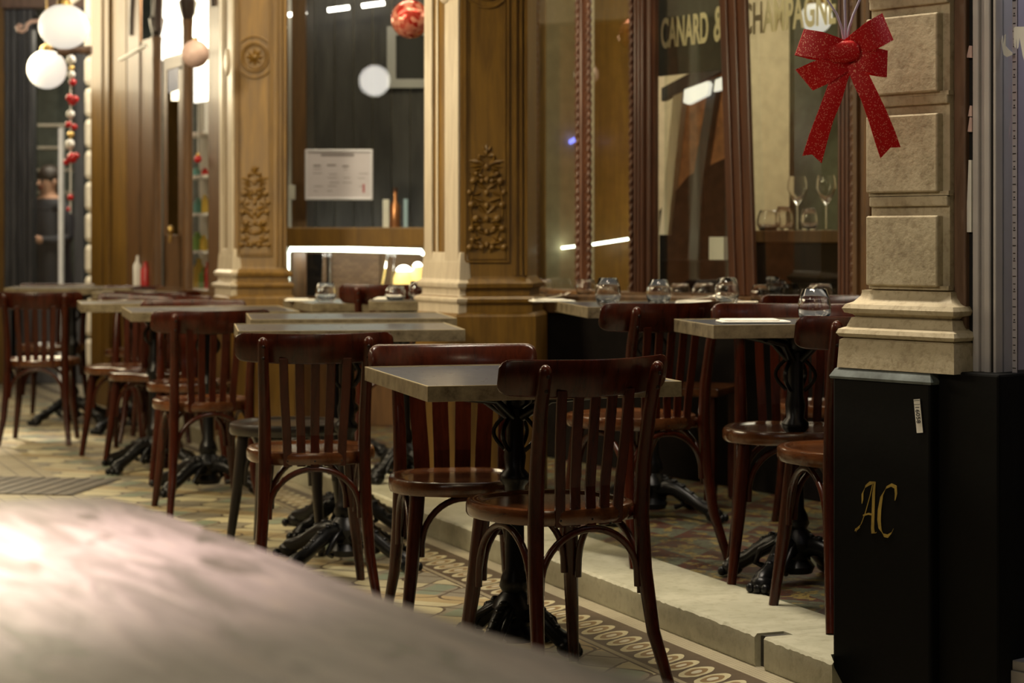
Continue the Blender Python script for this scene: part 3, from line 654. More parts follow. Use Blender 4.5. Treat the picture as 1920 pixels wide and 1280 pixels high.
# room behind the window
root = struct(empty('wall_back', (2.2, 9.6, 0)))
TR = T1
g = M(TR); g.bx(-.2, LW1 + .6, 2.3, 2.36, 0, ZT); g.build('plaster', 'cream_wall', root)
g = M(TR); g.bx(-.2, LW1 + .6, 2.27, 2.3, 0, 1.0); g.build('wainscot', 'brown_wood', root)
g = M(TR)
for x in (.1, .62, 1.2, 1.9): g.bx(x, x + .09, 2.24, 2.3, 1.0, ZT)
g.build('batten', 'gold_wood', root)
g = M(TR); g.bx(-.27, -.2, .1, 2.36, 0, ZT); struct(g.build('wall_end', 'cream_wall'))
g = M(TR); g.bx(LW1 + .6, LW1 + .66, .0, 2.36, 0, ZT); struct(g.build('wall_side', 'cream_wall'))
g = M(TR); g.bx(-.3, LW1 + .66, .0, 2.36, 3.0, 3.05); struct(g.build('ceiling', 'cream_wall'))
# counter inside and glasses on it
root = empty('glass_shelf', (1.3, 8.1, 0)); tag(root, 'brown wooden counter behind the window carrying stemmed glasses', 'counter')
SO = .32; zs_ = z1(1490, 432, SO)
g = M(TR); g.bx(t1(1408, SO), LW1 + .5, SO - .12, SO + .30, zs_ - .05, zs_); g.build('counter_top', 'brown_wood', root, bevel=.004)
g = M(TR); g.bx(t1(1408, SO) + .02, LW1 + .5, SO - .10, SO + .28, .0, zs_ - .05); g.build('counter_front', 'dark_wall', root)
def stem_glass(px, base_py, h, r, label):
    x = t1(px, SO); c = TR @ Vector((x, SO, zs_)); e = empty('wine_glass', tuple(c)); tag(e, label, 'glass', None)
    g = M(Matrix.Translation(c)); b0 = h * .5
    g.lathe([(r * .8, 0), (r * .8, .002), (.004, .006), (.0035, b0 - .01), (.012, b0), (r * .75, b0 + h * .15), (r, b0 + h * .28), (r * .92, b0 + h * .42), (r * .8, h), (r * .76, h), (r * .86, b0 + h * .42), (r * .93, b0 + h * .28), (r * .68, b0 + h * .16), (.0, b0 + .006)], 20)
    g.build('bowl', 'glass', e, smooth=60)
stem_glass(1495, 430, .225, .042, 'tall wine glass on the counter behind the window, left of two')
stem_glass(1549, 430, .225, .042, 'tall wine glass on the counter near the right window frame')
def tumbler_geo(g, r, h, T=None):
    s = 1.0
    prof = [(0, 0), (r * .72, 0), (r * .80, h * .04), (r * .97, h * .28), (r, h * .45), (r * .93, h * .68), (r * .72, h * .99), (r * .69, h), (r * .665, h * .985), (r * .86, h * .67), (r * .93, h * .45), (r * .90, h * .3), (r * .70, h * .13), (0, h * .10)]
    n = 24; rs = []
    for i, (rr, z) in enumerate(prof):
        rs.append([(rr * (1 + (.035 if (i in (3, 4, 5, 6)) and k % 2 else 0)) * math.cos(2 * PI * k / n), rr * (1 + (.035 if (i in (3, 4, 5, 6)) and k % 2 else 0)) * math.sin(2 * PI * k / n), z) for k in range(n)])
    rs[0] = [(1e-4 * math.cos(2 * PI * k / n), 1e-4 * math.sin(2 * PI * k / n), 0) for k in range(n)]
    rs[-1] = [(1e-4 * math.cos(2 * PI * k / n), 1e-4 * math.sin(2 * PI * k / n), prof[-1][1]) for k in range(n)]
    g.rings(rs)
def tumbler(loc, r, h, label, group=None):
    g = M(Matrix.Translation(loc)); tumbler_geo(g, r, h)
    return tag(g.build('tumbler', 'glass', smooth=60, org=loc), label, 'glass', group)
for px, r, h, lab in ((1441, .05, .085, 'wide low tumbler on the counter behind the window beside the sash stile'), (1470, .036, .10, 'round tumbler on the counter between the wide tumbler and the wine glass'),
                  (1517, .034, .09, 'small tumbler on the counter between the two wine glasses')):
    tumbler(tuple(TR @ Vector((t1(px, SO - .04), SO - .04, zs_))), r, h, lab)
# small bright box and jar on lower counter, seen through the left half
g = M(TR); x0 = t1(1326, .2); g.bx(x0, x0 + .10, .21, .29, 1.002, 1.10)
tag(g.build('menu_stand', 'paper'), 'cream paper stand inside the window beside the leaning stile', 'stand')
def inW1(px, py, off):
    o = W1L + W1N * off; x = t1(px, off); p = o + W1D * x; return Vector((p.x, p.y, CAM_H - (py - HY) / F * p.y))
# pane reflection built as leaning panels, dark banquette, neon arc and reflected lights
root = empty('reflected_panels', tuple(T1 @ Vector((t1(1300, 1.0), 1.0, 0)))); tag(root, 'leaning rust and grey panels standing in for a reflection in the wide window', 'reflection')
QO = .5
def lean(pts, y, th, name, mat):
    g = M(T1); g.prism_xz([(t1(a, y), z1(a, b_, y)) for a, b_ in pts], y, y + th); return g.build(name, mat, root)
lean([(1252, 480), (1278, 178), (1372, 120), (1372, 480)], QO + .03, .01, 'reflected_rust', plain('reflected_rust', (.30, .12, .045), .6, 0, .5))
lean([(1236, 440), (1262, 180), (1280, 172), (1252, 440)], QO, .03, 'reflected_pale_bar', 'pale_wood')
lean([(1284, 580), (1300, 330), (1330, 150), (1346, 144), (1318, 330), (1302, 580)], QO, .03, 'reflected_grey_bar', 'grey_shutter')
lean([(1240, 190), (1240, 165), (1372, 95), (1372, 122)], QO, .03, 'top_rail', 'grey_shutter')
lean([(1236, 600), (1236, 395), (1290, 330), (1372, 290), (1372, 600)], QO + .02, .01, 'reflected_dark', 'dark_wall')
for pts, lab in (([(1281, 192), (1283, 168), (1326, 152), (1330, 158), (1326, 178), (1290, 196)], 'left rounded glow standing in for a mirrored light above the rust panel'), ([(1338, 172), (1341, 150), (1366, 138), (1372, 150), (1366, 164)], 'right rounded glow standing in for a mirrored light above the rust panel')):
    g = M(T1); g.prism_xz([(t1(a, QO - .03), z1(a, b_, QO - .03)) for a, b_ in pts], QO - .03, QO - .01); tag(g.build('reflected_light', emit('reflected_glow', (1, .97, .88), .8)), lab, 'light')  # added glowing shapes for lights mirrored in the pane
g = M(T1); g.bx(t1(1237, .2), t1(1372, .2), .2, .3, SH, 1.0); tag(g.build('dark_cabinet', 'dark_wall', bevel=.01), 'low dark cabinet inside the window left of the leaning stile', 'cabinet')
g = M(T1); pts = [(1044, 314), (1050, 296), (1056, 280), (1066, 268), (1080, 260)]; g.tube([T1.inverted() @ inW1(a, b_, .35) for a, b_ in pts], .012, 8)
tag(g.build('neon_arc', emit('blue_neon', (.22, .25, 1.0), 2.2), smooth=50), 'curved blue neon light seen through the narrow left pane', 'light')
g = M(T1); g.tube([T1.inverted() @ inW1(a, b_, .3) for a, b_ in ((1008, 470), (1084, 461))], .006, 8); g.tube([T1.inverted() @ inW1(a, b_, .3) for a, b_ in ((1112, 458), (1183, 447))], .006, 8)
tag(g.build('light_line', 'led'), 'thin white light line low behind the two narrow panes', 'light')
g = M(T1); g.bx(t1(1480, .95), t1(1600, .95), .95, .97, 1.0, 2.9); tag(g.build('grey_curtain', plain('grey_green_cloth', (.13, .14, .10), .8, 0, .25)), 'grey-green curtain behind the wine glasses in the right pane', 'curtain')
# tall pieces against the end wall
g = M(T1); g.bx(t1(1114, .45), t1(1180, .45), .45, .47, .5, 2.9); tag(g.build('pillar_reflection', 'gold_wood'), 'golden panel standing in for the carved pillar mirrored in the second narrow pane', 'panel')  # solid gold panel in place of the carved pillar's reflection
g = M(T1); g.bx(t1(1010, .56), t1(1078, .56), .56, .58, z1(1040, 180, .56), z1(1040, 168, .56)); tag(g.build('red_shelf', 'red'), 'thin red ledge behind the first narrow pane', 'ledge')
g = M(T1); g.bx(t1(1008, .62), t1(1050, .62), .62, .66, 1.2, z1(1040, 60, .62)); tag(g.build('pale_board', plain('pale_green_board', (.36, .40, .34), .6, 0, .2)), 'pale green-grey board behind the first narrow pane', 'board')
# hanging lamps inside
def globe_lamp(c, r, label, rz=1.0, cord=True, mat='globe'):
    e = empty('globe_lamp', tuple(c)); tag(e, label, 'lamp')
    g = M(); g.sph(c, (r, r, r * rz), 20, 14); g.build('glass_globe', mat, e, smooth=60)
    g = M(); g.lathe([(.02, 0), (.045, .0), (.04, .03), (.012, .05)], 14, (c[0], c[1], c[2] + r * rz - .01)); g.build('fitting', 'brass', e, smooth=40)
    if cord:
        g = M(); g.tube([(c[0], c[1], c[2] + r * rz + .03), (c[0], c[1], 3.25 if c[1] < 9 or True else 3)], .005, 6); g.build('suspension_rod', 'brass', e)
    return e
globe_lamp(inW1(1531, 33, .75), .070, 'white glowing globe lamp inside the restaurant next to the bow')
globe_lamp(inW1(1026, 4, .6), .055, 'small pale globe lamp high inside the narrow window beside the carved pillar')

# ------------------------------------------------------------------ glazed partition at the end of the alcove
YD = 10.95; sD = F / YD
def XD(px, Y=YD): return (px - 960) / F * Y
def ZD(py, Y=YD): return CAM_H - (py - HY) / F * Y
root = struct(empty('window_2', (-.7, YD, 0)))
g = M(); g.bx(XD(532), XD(880), YD - .03, YD + .05, ZD(463), ZD(426)); g.build('transom', 'gold_wood', root, bevel=.006)
g = M(); g.bx(XD(490), XD(538), YD - .05, YD + .06, 0, ZT); g.bx(XD(796), XD(900), YD - .05, YD + .06, 0, ZT); g.build('post', 'brown_wood', root, bevel=.006)
g = M(); g.bx(XD(538), XD(566), YD + .22, YD + .26, 0, ZT); g.build('inner_post', 'brown_wood', root, bevel=.006)
g = M(); g.bx(XD(538), XD(796), YD, YD + .006, ZD(426), ZT); g.build('pane', 'pane_soft', root)
g = M(); g.bx(XD(538), XD(796), YD, YD + .006, ZD(560), ZD(463)); g.build('pane', 'pane_soft', root)
g = M(); g.bx(XD(500), XD(870), YD - .03, YD + .05, SH, ZD(556)); g.build('apron', 'brown_wood', root)
YB = 11.5
g = M()
xa, xb = XD(520, YB), XD(840, YB); n = 9
for i in range(n):
    g.bx(xa + (xb - xa) * i / n + .003, xa + (xb - xa) * (i + 1) / n, YB, YB + .03, ZD(440, YB), ZT)
struct(g.build('wall_plank', 'dark_planks', bevel=.003))
g = M(); g.bx(xa - .1, xb + .2, YB + .5, YB + .55, 0, ZT); struct(g.build('wall_inner', 'cream_wall'))
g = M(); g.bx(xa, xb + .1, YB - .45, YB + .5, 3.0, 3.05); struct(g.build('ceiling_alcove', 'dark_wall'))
# brown panel, LED strip, table lamp in the lower light
g = M(); g.bx(XD(625, YB), XD(712, YB), YB - .02, YB, .6, ZD(468, YB)); tag(g.build('woven_screen', 'tile_brown'), 'brown grid-patterned screen behind the low glass under the light strip', 'screen')
g = M(); g.bx(XD(530, YB), XD(815, YB), YB, YB + .03, .3, ZD(440, YB)); struct(g.build('wall_low', plain('brown_plaster', (.15, .085, .035), .6, 0, .15)))
g = M(); g.bx(XD(534, YB - .02), XD(606, YB - .02), YB - .03, YB, .6, ZD(475, YB)); tag(g.build('dark_screen', 'dark_wall'), 'dark green-grey panel behind the low glass at its left end', 'panel')
g = M(); ys = YD + .06
g.tube([(XD(541, ys), ys, ZD(545, ys)), (XD(541, ys), ys, ZD(475, ys)), (XD(545, ys), ys, ZD(466, ys)), (XD(640, ys), ys, ZD(467, ys)), (XD(790, ys), ys, ZD(471, ys)), (XD(794, ys), ys, ZD(478, ys))],
       [.004, .005, .0125, .0125, .013, .008], 8); tag(g.build('light_strip', 'led', smooth=50), 'glowing white light strip under the wooden transom of the alcove', 'light')
def shade_lamp(px, py, r, label):
    y = YD + .2; e = empty('table_lamp', (XD(px, y), y, ZD(py + 30, y))); tag(e, label, 'lamp')
    g = M(); g.lathe([(.01, -.10), (r * .9, -.095), (r, -.03), (r * .97, .02), (r * .7, .06), (.03, .07)], 20, (XD(px, y), y, ZD(py, y))); g.build('lamp_shade', 'shade', e, smooth=60)
    g = M(); g.sph((XD(px, y), y, ZD(py, y) + .055), (r * .72, r * .72, .035), 14, 8); g.build('bulb', 'tube', e, smooth=60)
shade_lamp(757, 528, .058, 'round yellow glowing lamp behind the low glass of the alcove')
shade_lamp(783, 522, .04, 'smaller yellow lamp half hidden by the bigger one')
for (a, b_, c, d, lab) in ((600, 625, 612, 560, 'slanted clear glass bottle under the light strip, left one'), (727, 741, 722, 550, 'slanted clear glass bottle under the light strip, right one')):
    y = YD + .1; g = M(); g.tube([(XD(c, y), y, ZD(d, y)), (XD((a + b_) / 2, y), y, ZD(474, y))], [.03, .022], 14)
    tag(g.build('glass_bottle', 'glass', smooth=50), lab, 'bottle')
# menu board
y = YD - .012
root = empty('menu_board', (XD(635, y), y, ZD(375, y))); tag(root, 'white printed menu board hanging on the dark plank partition', 'menu')
g = M(); rect_T = Matrix.Translation((0, y, 0)); g = M(rect_T); rect_mould(g, XD(572, y), XD(699, y), ZD(375, y), ZD(280, y), .014, .010); g.build('frame', plain('silver_frame', (.62, .63, .70), .35, .3), root, bevel=.002)
g = M(); g.bx(XD(574, y), XD(697, y), y - .004, y + .004, ZD(373, y), ZD(282, y)); g.build('sheet', 'menu_paper', root)
g = M(); yy = y - .0055
def bar(x0, x1, z0, z1): g.bx(XD(x0, y), XD(x1, y), yy, yy + .001, ZD(z1, y), ZD(z0, y))
bar(602, 664, 288, 293)
rr = random.Random(3)
for r0 in range(7):
    for c0 in range(4):
        if rr.random() < .75:
            x0 = 585 + c0 * 28 + rr.random() * 5; z0 = 308 + r0 * 8 + rr.random() * 2
            wd = 6 + rr.random() * 13; bar(x0, x0 + wd, z0, z0 + (3.4 if r0 == 0 else 1.2))
g.build('print', plain('grey_print', (.22, .20, .22), .6), root)
g = M(); bar(680, 684, 345, 361); g.build('red_mark', plain('dull_red_print', (.35, .08, .1), .6), root)
# picture frame
y = YB - .02
root = empty('picture_frame', (XD(790, y), y, ZD(165, y))); tag(root, 'pale grey picture frame with black picture on the dark planks', 'picture')
g = M(Matrix.Translation((0, y, 0))); rect_mould(g, XD(726, y), XD(850, y), ZD(165, y), ZD(50, y), .05, .02); g.build('frame', plain('pale_grey_frame', (.36, .36, .36), .5), root)
g = M(); g.bx(XD(735, y), XD(845, y), y - .004, y + .015, ZD(155, y), ZD(60, y)); g.build('picture', 'black', root)
# things on the transom ledge
def ledge_item(x0, x1, py, name, mat, label, cat):
    y = YD + .09; g = M(); g.bx(XD(x0, y), XD(x1, y), y - .02, y + .02, ZD(427, y), ZD(py, y)); return tag(g.build(name, mat, bevel=.003), label, cat)
g = M(); g.bx(XD(532), XD(880), YD + .05, YD + .16, ZD(433), ZD(426)); struct(g.build('trim_7', 'gold_wood'))
ledge_item(718, 730, 374, 'booklet', 'white', 'upright white booklet on the wooden transom', 'booklet')
ledge_item(757, 765, 373, 'booklet', 'blue', 'thin pale blue booklet on the wooden transom', 'booklet')
y = YD + .09; e = empty('copper_bottle', (XD(741, y), y, ZD(427, y))); tag(e, 'copper-coloured bottle between two booklets on the transom', 'bottle')
g = M(); g.lathe([(.0, 0), (.026, 0), (.028, .01), (.028, .12), (.012, .15), (.011, .20), (.0, .20)], 16, (XD(741, y), y, ZD(427, y))); g.build('bottle_body', 'copper', e, smooth=50)
g = M(); g.lathe([(.0, 0), (.013, 0), (.013, .02), (.0, .02)], 12, (XD(741, y), y, ZD(427, y) + .197)); g.build('bottle_cap', 'red_wood', e, smooth=50)
g = M(); y = YD + .215; g.bx(XD(541, y), XD(554, y), y - .015, y, ZD(374, y), ZD(347, y)); 
e = tag(g.build('light_switch', 'white', bevel=.003), 'small white light switch on the brown post', 'switch')
for i, (x0, x1, py, lab) in enumerate(((541, 574, 25, 'short ceiling light tube, leftmost of three behind the alcove glass'), (615, 654, 16, 'short ceiling light tube, middle of three behind the alcove glass'), (679, 720, 8, 'short ceiling light tube, right one of three behind the alcove glass'))):
    y = YB - .16; g = M(); g.tube([(XD(x0, y), y, ZD(py + 3, y)), (XD(x1, y), y + .02, ZD(py - 3, y))], .011, 8); g_ = g.build('ceiling_light', 'tube', smooth=50)
    tag(g_, lab, 'light', 'short ceiling lights')

# ------------------------------------------------------------------ arched shop front further left
W3D = Vector((-.43, .903)).normalized(); W3S = Vector(A3) + Vector((W3D.y, -W3D.x)) * .15; LW3 = 3.4
T3 = frame(W3S.x + W3D.x * LW3, W3S.y + W3D.y * LW3, -W3D.x, -W3D.y)     # x runs from far to near, y into the shop
O3 = W3S + W3D * LW3
def t3(px, off=0.0):
    nn = Vector((W3D.y, -W3D.x)); o = O3 + nn * off; r = (px - 960) / F; D = -W3D
    return (r * o.y - o.x) / (D.x - r * D.y)
def z3(px, py, off=0.0):
    nn = Vector((W3D.y, -W3D.x)); o = O3 + nn * off; return CAM_H - (py - HY) / F * (o.y - W3D.y * t3(px, off))
root = struct(empty('window_3', (O3.x, O3.y, 0)))
def post3(a, b_, mat, y0=-.010, y1=.008, z0=.0, z1_=ZT, name='post'):
    g = M(T3); g.bx(t3(a), t3(b_), y0, y1, z0, z1_); return g.build(name, mat, root, bevel=.006)
g = M(T3); g.bx(t3(178), t3(212), -.03, .04, 0, ZT); g.bx(t3(190), t3(202), -.04, -.03, .2, ZT); g.bx(t3(214), t3(240), -.012, .02, 0, ZT); g.build('pilaster_panel', 'gold_wood', root, bevel=.008)
post3(241, 264, 'brown_wood'); post3(393, 416, 'brown_wood')
g = M(T3); g.bx(t3(264), t3(286), .0, .01, 0, z3(270, 75)); g.build('side_panel', 'brown_wood', root)
g = M(T3); g.bx(t3(306), t3(313), .0, .012, 0, z3(310, 130)); g.bx(t3(334), t3(341), .0, .012, 0, z3(335, 130)); g.bx(t3(306), t3(341), .0, .012, .0, z3(320, 440)); g.bx(t3(306), t3(341), .0, .012, z3(320, 130), z3(320, 105)); g.build('door_leaf', 'brown_wood', root, bevel=.004)
g = M(T3); g.bx(t3(313), t3(334), .004, .008, z3(320, 440), z3(320, 130)); g.build('door_pane', pane_mat('dark_door_glass', (.30, .24, .18), 2.0), root)
g = M(T3)
for a, w_ in ((284, 20), (342, 20)):
    cx = t3(a + w_ / 2); r = w_ / 2 / 325
    zt_ = z3(a, 72 if a == 284 else 40)
    g.lathe([(r * 1.15, 0), (r * 1.15, .75), (r, .8), (r * .95, zt_ - .05), (r * 1.1, zt_)], 16, (cx, 0, 0))
g.build('colonnette', 'brown_wood', root, smooth=40)
g = M(T3)
for a, w_, py in ((280, 28, 72), (336, 32, 42)):
    cx = t3(a + w_ / 2); r = w_ / 2 / 325; zt_ = z3(a, py)
    g.lathe([(r * .6, 0), (r * .8, .03), (r, .07), (r * 1.1, .10), (r * .75, .12), (r * .7, .9)], 14, (cx, 0, zt_))
g.build('capital', plain('dark_capital', (.018, .010, .007), .4), root, smooth=40)
def arch(x0, x1, zs, rad=.05):
    g.tube([(x0 + (x1 - x0) * (.5 - .5 * math.cos(PI * i / 16)), 0, zs + (x1 - x0) * .9 * math.sin(PI * i / 16)) for i in range(17)], rad, 10)
g = M(T3); arch(t3(250), t3(296), z3(270, 60), .03); arch(t3(296), t3(352), z3(320, 50), .028); arch(t3(352), t3(405), z3(380, 20), .03); g.build('arch', plain('dark_arch', (.030, .012, .008), .4), root, smooth=50)
g = M(T3); g.bx(t3(240), t3(416), -.02, .02, 0, z3(330, 540)); g.build('shop_apron', 'brown_wood', root)
g = M(T3); g.bx(t3(362), t3(394), .01, .014, z3(330, 540), ZT); g.build('pane', 'pane_soft', root)
# knob
e = empty('door_knob', tuple(T3 @ Vector((t3(330), -.02, z3(330, 440))))); e.parent = None
g = M(T3); c = (t3(330), -.03, z3(330, 432)); g.sph(c, (.02, .02, .028), 10, 8); g.tube([(c[0], -.03, c[2] + .02), (c[0], -.035, c[2] - .07)], .009, 8)
bpy.data.objects.remove(e); g.build('door_handle', 'brass', root, smooth=50)
# shop interior: bright wall and shelves of goods
g = M(T3); g.bx(-.1, 2.3, .78, .82, 0, ZT); struct(g.build('wall_shop_back', plain('bright_shop_wall', (.80, .76, .66), .6)))
g = M(frame(-1.44, 10.95, .30, .82)); g.bx(0, .95, 0, .04, 0, ZT); struct(g.build('wall_shop_side', plain('pale_shop_wall', (.75, .70, .6), .6)))
shelfz = []
root = empty('display_shelves', tuple(T3 @ Vector((t3(380, .5), .5, 0)))); tag(root, 'white display shelves seen through the bright narrow shop opening', 'shelf')
sx0, sx1 = t3(350, .5), t3(404, .5)
for py in (540, 470, 400, 330, 250):
    z = z3(378, py, .5); shelfz.append(z); g = M(T3); g.bx(sx0, sx1, .42, .62, z - .015, z); g.build('shelf_board', 'white', root)
g = M(T3); g.bx(sx0, sx1, .62, .64, 0, 2.6); g.build('back_panel', 'white', root)
cols = {'red': 'red', 'teal': plain('teal_pack', (.10, .35, .33), .4), 'yellow': plain('yellow_pack', (.70, .50, .08), .4), 'navy': plain('navy_pack', (.05, .07, .25), .4), 'green': plain('green_pack', (.18, .40, .10), .4)}
spec = [(0, 366, 'navy', .07, .14), (0, 373, 'yellow', .08, .19), (0, 382, 'green', .07, .13), (0, 389, 'red', .05, .17), (1, 370, 'green', .09, .12), (1, 382, 'yellow', .06, .10), (2, 372, 'teal', .07, .10), (2, 384, 'yellow', .05, .12), (3, 368, 'teal', .06, .06), (3, 384, 'red', .05, .05)]
rown = ['lowest shelf', 'second shelf from the bottom', 'third shelf from the bottom', 'fourth shelf from the bottom']
for r0, px, cn, w_, h_ in spec:
    x = t3(px, .5); g = M(T3); g.lathe([(0, 0), (w_ * .42, 0), (w_ * .45, .01), (w_ * .45, h_ * .7), (w_ * .2, h_ * .85), (w_ * .2, h_), (0, h_)], 12, (x, .5, shelfz[r0]))
    tag(g.build('jar', cols[cn], smooth=40), '%s jar on the %s in the bright shop opening' % (cn, rown[r0]), 'jar')
root = empty('shop_sign_light', tuple(T3 @ Vector((t3(378, .4), .4, 2.2)))); tag(root, 'glowing white light panel at the top of the bright shop opening', 'light')
g = M(T3); g.bx(t3(364, .36), t3(396, .36), .36, .38, z3(378, 190, .36), z3(378, -20, .36)); g.bx(t3(300, .36), t3(363, .36), .36, .38, z3(330, 104, .36), z3(330, -20, .36)); g.build('diffuser', emit('lit_diffuser', (1, .97, .88), 2.6), root)
c = T3 @ Vector((t3(378, .3), .25, 2.95)); d_ = T3 @ Vector((t3(378, .6), .62, 1.2)); area('display_light', tuple(c), tuple(d_), .3, .15, 60, CREAM)
# ball, bauble, bracket stick
def ball(c, r, mat, name, label, cat, cord=True):
    e = empty(name, tuple(c)); tag(e, label, cat)
    g = M(); g.sph(c, r, 22, 14); g.build('ball', mat, e, smooth=60)
    g = M(); g.lathe([(.0, 0), (.012, 0), (.012, .014), (0, .016)], 10, (c[0], c[1], c[2] + r - .003)); g.build('cap', 'brass', e)
    if cord: g = M(); g.tube([(c[0], c[1], c[2] + r + .01), (c[0], c[1], 3.3)], .002, 5); g.build('cord', 'white', e)
ball(P(366, 101, 9.9), .068, 'pink', 'ornament_ball', 'pale pink hanging ball in front of the arched shop front', 'ornament')
ball(P(371, 298, 11.2), .022, 'red', 'ornament_ball', 'small red bauble in the bright shop opening', 'ornament')
def m_disco():
    m, nt, b = new_mat('red_mirror_ball'); vor = nt.nodes.new('ShaderNodeTexVoronoi'); vor.inputs['Scale'].default_value = 45; lin(nt, coords(nt), vor.inputs['Vector'])
    sp = nt.nodes.new('ShaderNodeSeparateColor'); lin(nt, vor.outputs['Color'], sp.inputs[0])
    lin(nt, ramp(nt, sp.outputs[0], [(.3, (.45, .03, .02)), (.8, (.85, .35, .25))]), b.inputs['Base Color']); pset(b, Roughness=.2, Metallic=.5)
    bump(nt, b, sp.outputs[1], .8, .01); return m
ball(P(769, 36, 9.2), .088, m_disco(), 'ornament_ball', 'sparkling red mirrored ball hanging before the alcove window', 'ornament')
g = M(); g.tube([P(226, 112, 12.28), P(273, 86, 11.35)], .012, 8); tag(g.build('flag_pole', 'white'), 'short tilted white pole on the arched shop front', 'pole')
# goods on the wall ledge of the arched front (blurred bottles)
for px, h_, mt_, lab in ((262, .2, 'white', 'white bottle with blue label in the arched shop front, left one'), (276, .16, 'red', 'red carton beside the white bottle in the arched shop front')):
    x = t3(px); g = M(T3); g.lathe([(0, 0), (.03, 0), (.03, h_ * .7), (.012, h_ * .85), (.012, h_), (0, h_)], 12, (x, -.01, z3(px, 540) + .001)); tag(g.build('bottle', mt_, smooth=40), lab, 'bottle')

# quoins at the end of the front
root = struct(empty('wall_quoin', (-2.75, 12.9, 0)))
yq = 13.7
for i in range(16):
    z0 = i * .212; g = M(); g.bx((157 - 960) / F * yq, (181 - 960) / F * yq, yq, yq + .25, z0, z0 + .203); g.build('quoin_block', 'quoin', root, bevel=.035)

# far shop front, left edge of the picture
yf = 15.2
def XF(px, y=yf): return (px - 960) / F * y
def ZF(py, y=yf): return CAM_H - (py - HY) / F * y
root = struct(empty('window_4', (XF(90), yf, 0)))
g = M()
for a, b_ in ((9, 20), (21, 33), (34, 44)): g.bx(XF(a), XF(b_), yf - .03, yf + .05, 0, ZF(18))
for a, b_ in ((46, 54), (55, 65)): g.bx(XF(a), XF(b_), yf - .08, yf + .05, 0, ZF(18))
g.bx(XF(141), XF(159), yf - .05, yf + .05, 0, ZT); g.bx(XF(9), XF(160), yf - .03, yf + .05, 0, ZF(560)); g.build('shutter', 'grey_shutter', root, bevel=.01)
g = M(); g.bx(XF(112), XF(119), yf - .04, yf + .02, 0, ZF(240)); g.build('white_mullion', 'white', root)
g = M(); g.bx(XF(65), XF(141), yf, yf + .006, ZF(560), ZT); g.build('pane', 'pane_soft', root)
g = M(); g.bx(-8.0, XF(9), yf - .02, yf + .1, 0, ZT + 1); struct(g.build('wall_left', 'gold_wood'))
g = M(); g.bx(XF(-60), XF(400), yf + 2.2, yf + 2.25, 0, ZT + 1); struct(g.build('wall_far', plain('dark_green_wall', (.06, .075, .06), .7, 0, .3)))
g = M(); g.bx(XF(5), XF(160), yf - .06, yf + .06, ZF(16), ZT + 1); g.build('lintel', 'jamb_wood', root)
g = M(); yy = yf + .9
for i in range(5):
    z = ZF(400 - i * 42, yy); g.bx(XF(70, yy), XF(128, yy), yy, yy + .3, z - .02, z)
e = tag(g.build('wall_shelves', plain('stone_shelf', (.25, .22, .17), .6)), 'rows of shelves in the dark shop behind the person', 'shelf')
# lit globes, scroll bracket, bead garland
globe_lamp(P(120, 50, 11.6), .145, 'large glowing white globe on a bracket at the far left', .88)
globe_lamp(P(88, 130, 13.0), .125, 'glowing white globe lamp behind and below the larger one', 1.0)
root = empty('scroll_bracket', tuple(P(100, 90, 11.7))); tag(root, 'pale iron bracket with a curled end carrying the large globe', 'bracket')
g = M(); c = P(40, 52, 11.7); pts = [P(165, 40, 11.7), P(100, 38, 11.7), P(72, 39, 11.7), P(58, 40, 11.7), P(51, 46, 11.7), P(48, 55, 11.7), P(42, 59, 11.7), P(34, 57, 11.7), P(32, 51, 11.7), P(36, 47, 11.7), P(41, 50, 11.7)]
g.tube(pts, .012, 8); g.build('scroll', 'pink', root, smooth=50)
g = M(); g.tube([P(108, 97, 11.7), P(125, 97, 11.7), P(140, 94, 11.7), P(172, 94, 11.7)], [.02, .026, .018, .026], 10); g.build('turned_bar', 'jamb_wood', root, smooth=50)
root = empty('bead_garland', tuple(P(132, 400, 12.2))); tag(root, 'hanging garland of red and white beads below the globe', 'garland')
yg = 12.2
g = M(); g.tube([P(133, 100, yg), P(132, 400, yg)], .004, 6); g.build('string', 'white', root)
for i, (px, py, r, mt_) in enumerate(((133, 112, 9, 'white'), (135, 128, 5, 'brass'), (134, 140, 7, 'white'), (136, 154, 7, 'red'), (130, 183, 7, 'red'), (141, 186, 7, 'red'), (136, 190, 8, 'red'), (132, 214, 8, 'white'), (128, 233, 6, 'red'), (139, 238, 6, 'red'),
        (133, 253, 7, 'brass'), (131, 270, 9, 'white'), (124, 304, 6, 'red'), (135, 296, 10, 'red'), (143, 292, 6, 'red'), (132, 370, 6, 'red'), (128, 392, 4, 'red'))):
    g = M(); g.sph(P(px, py, yg - .01 * (i % 3)), r / F * yg, 12, 8); g.build('bead', mt_, root, smooth=60)
g = M(); g.tube([P(165, -20, 12.6), P(100, 30, 13.2)], .02, 8); tag(g.build('flag_pole', 'white'), 'white slanting pole above the far left shop window', 'pole')
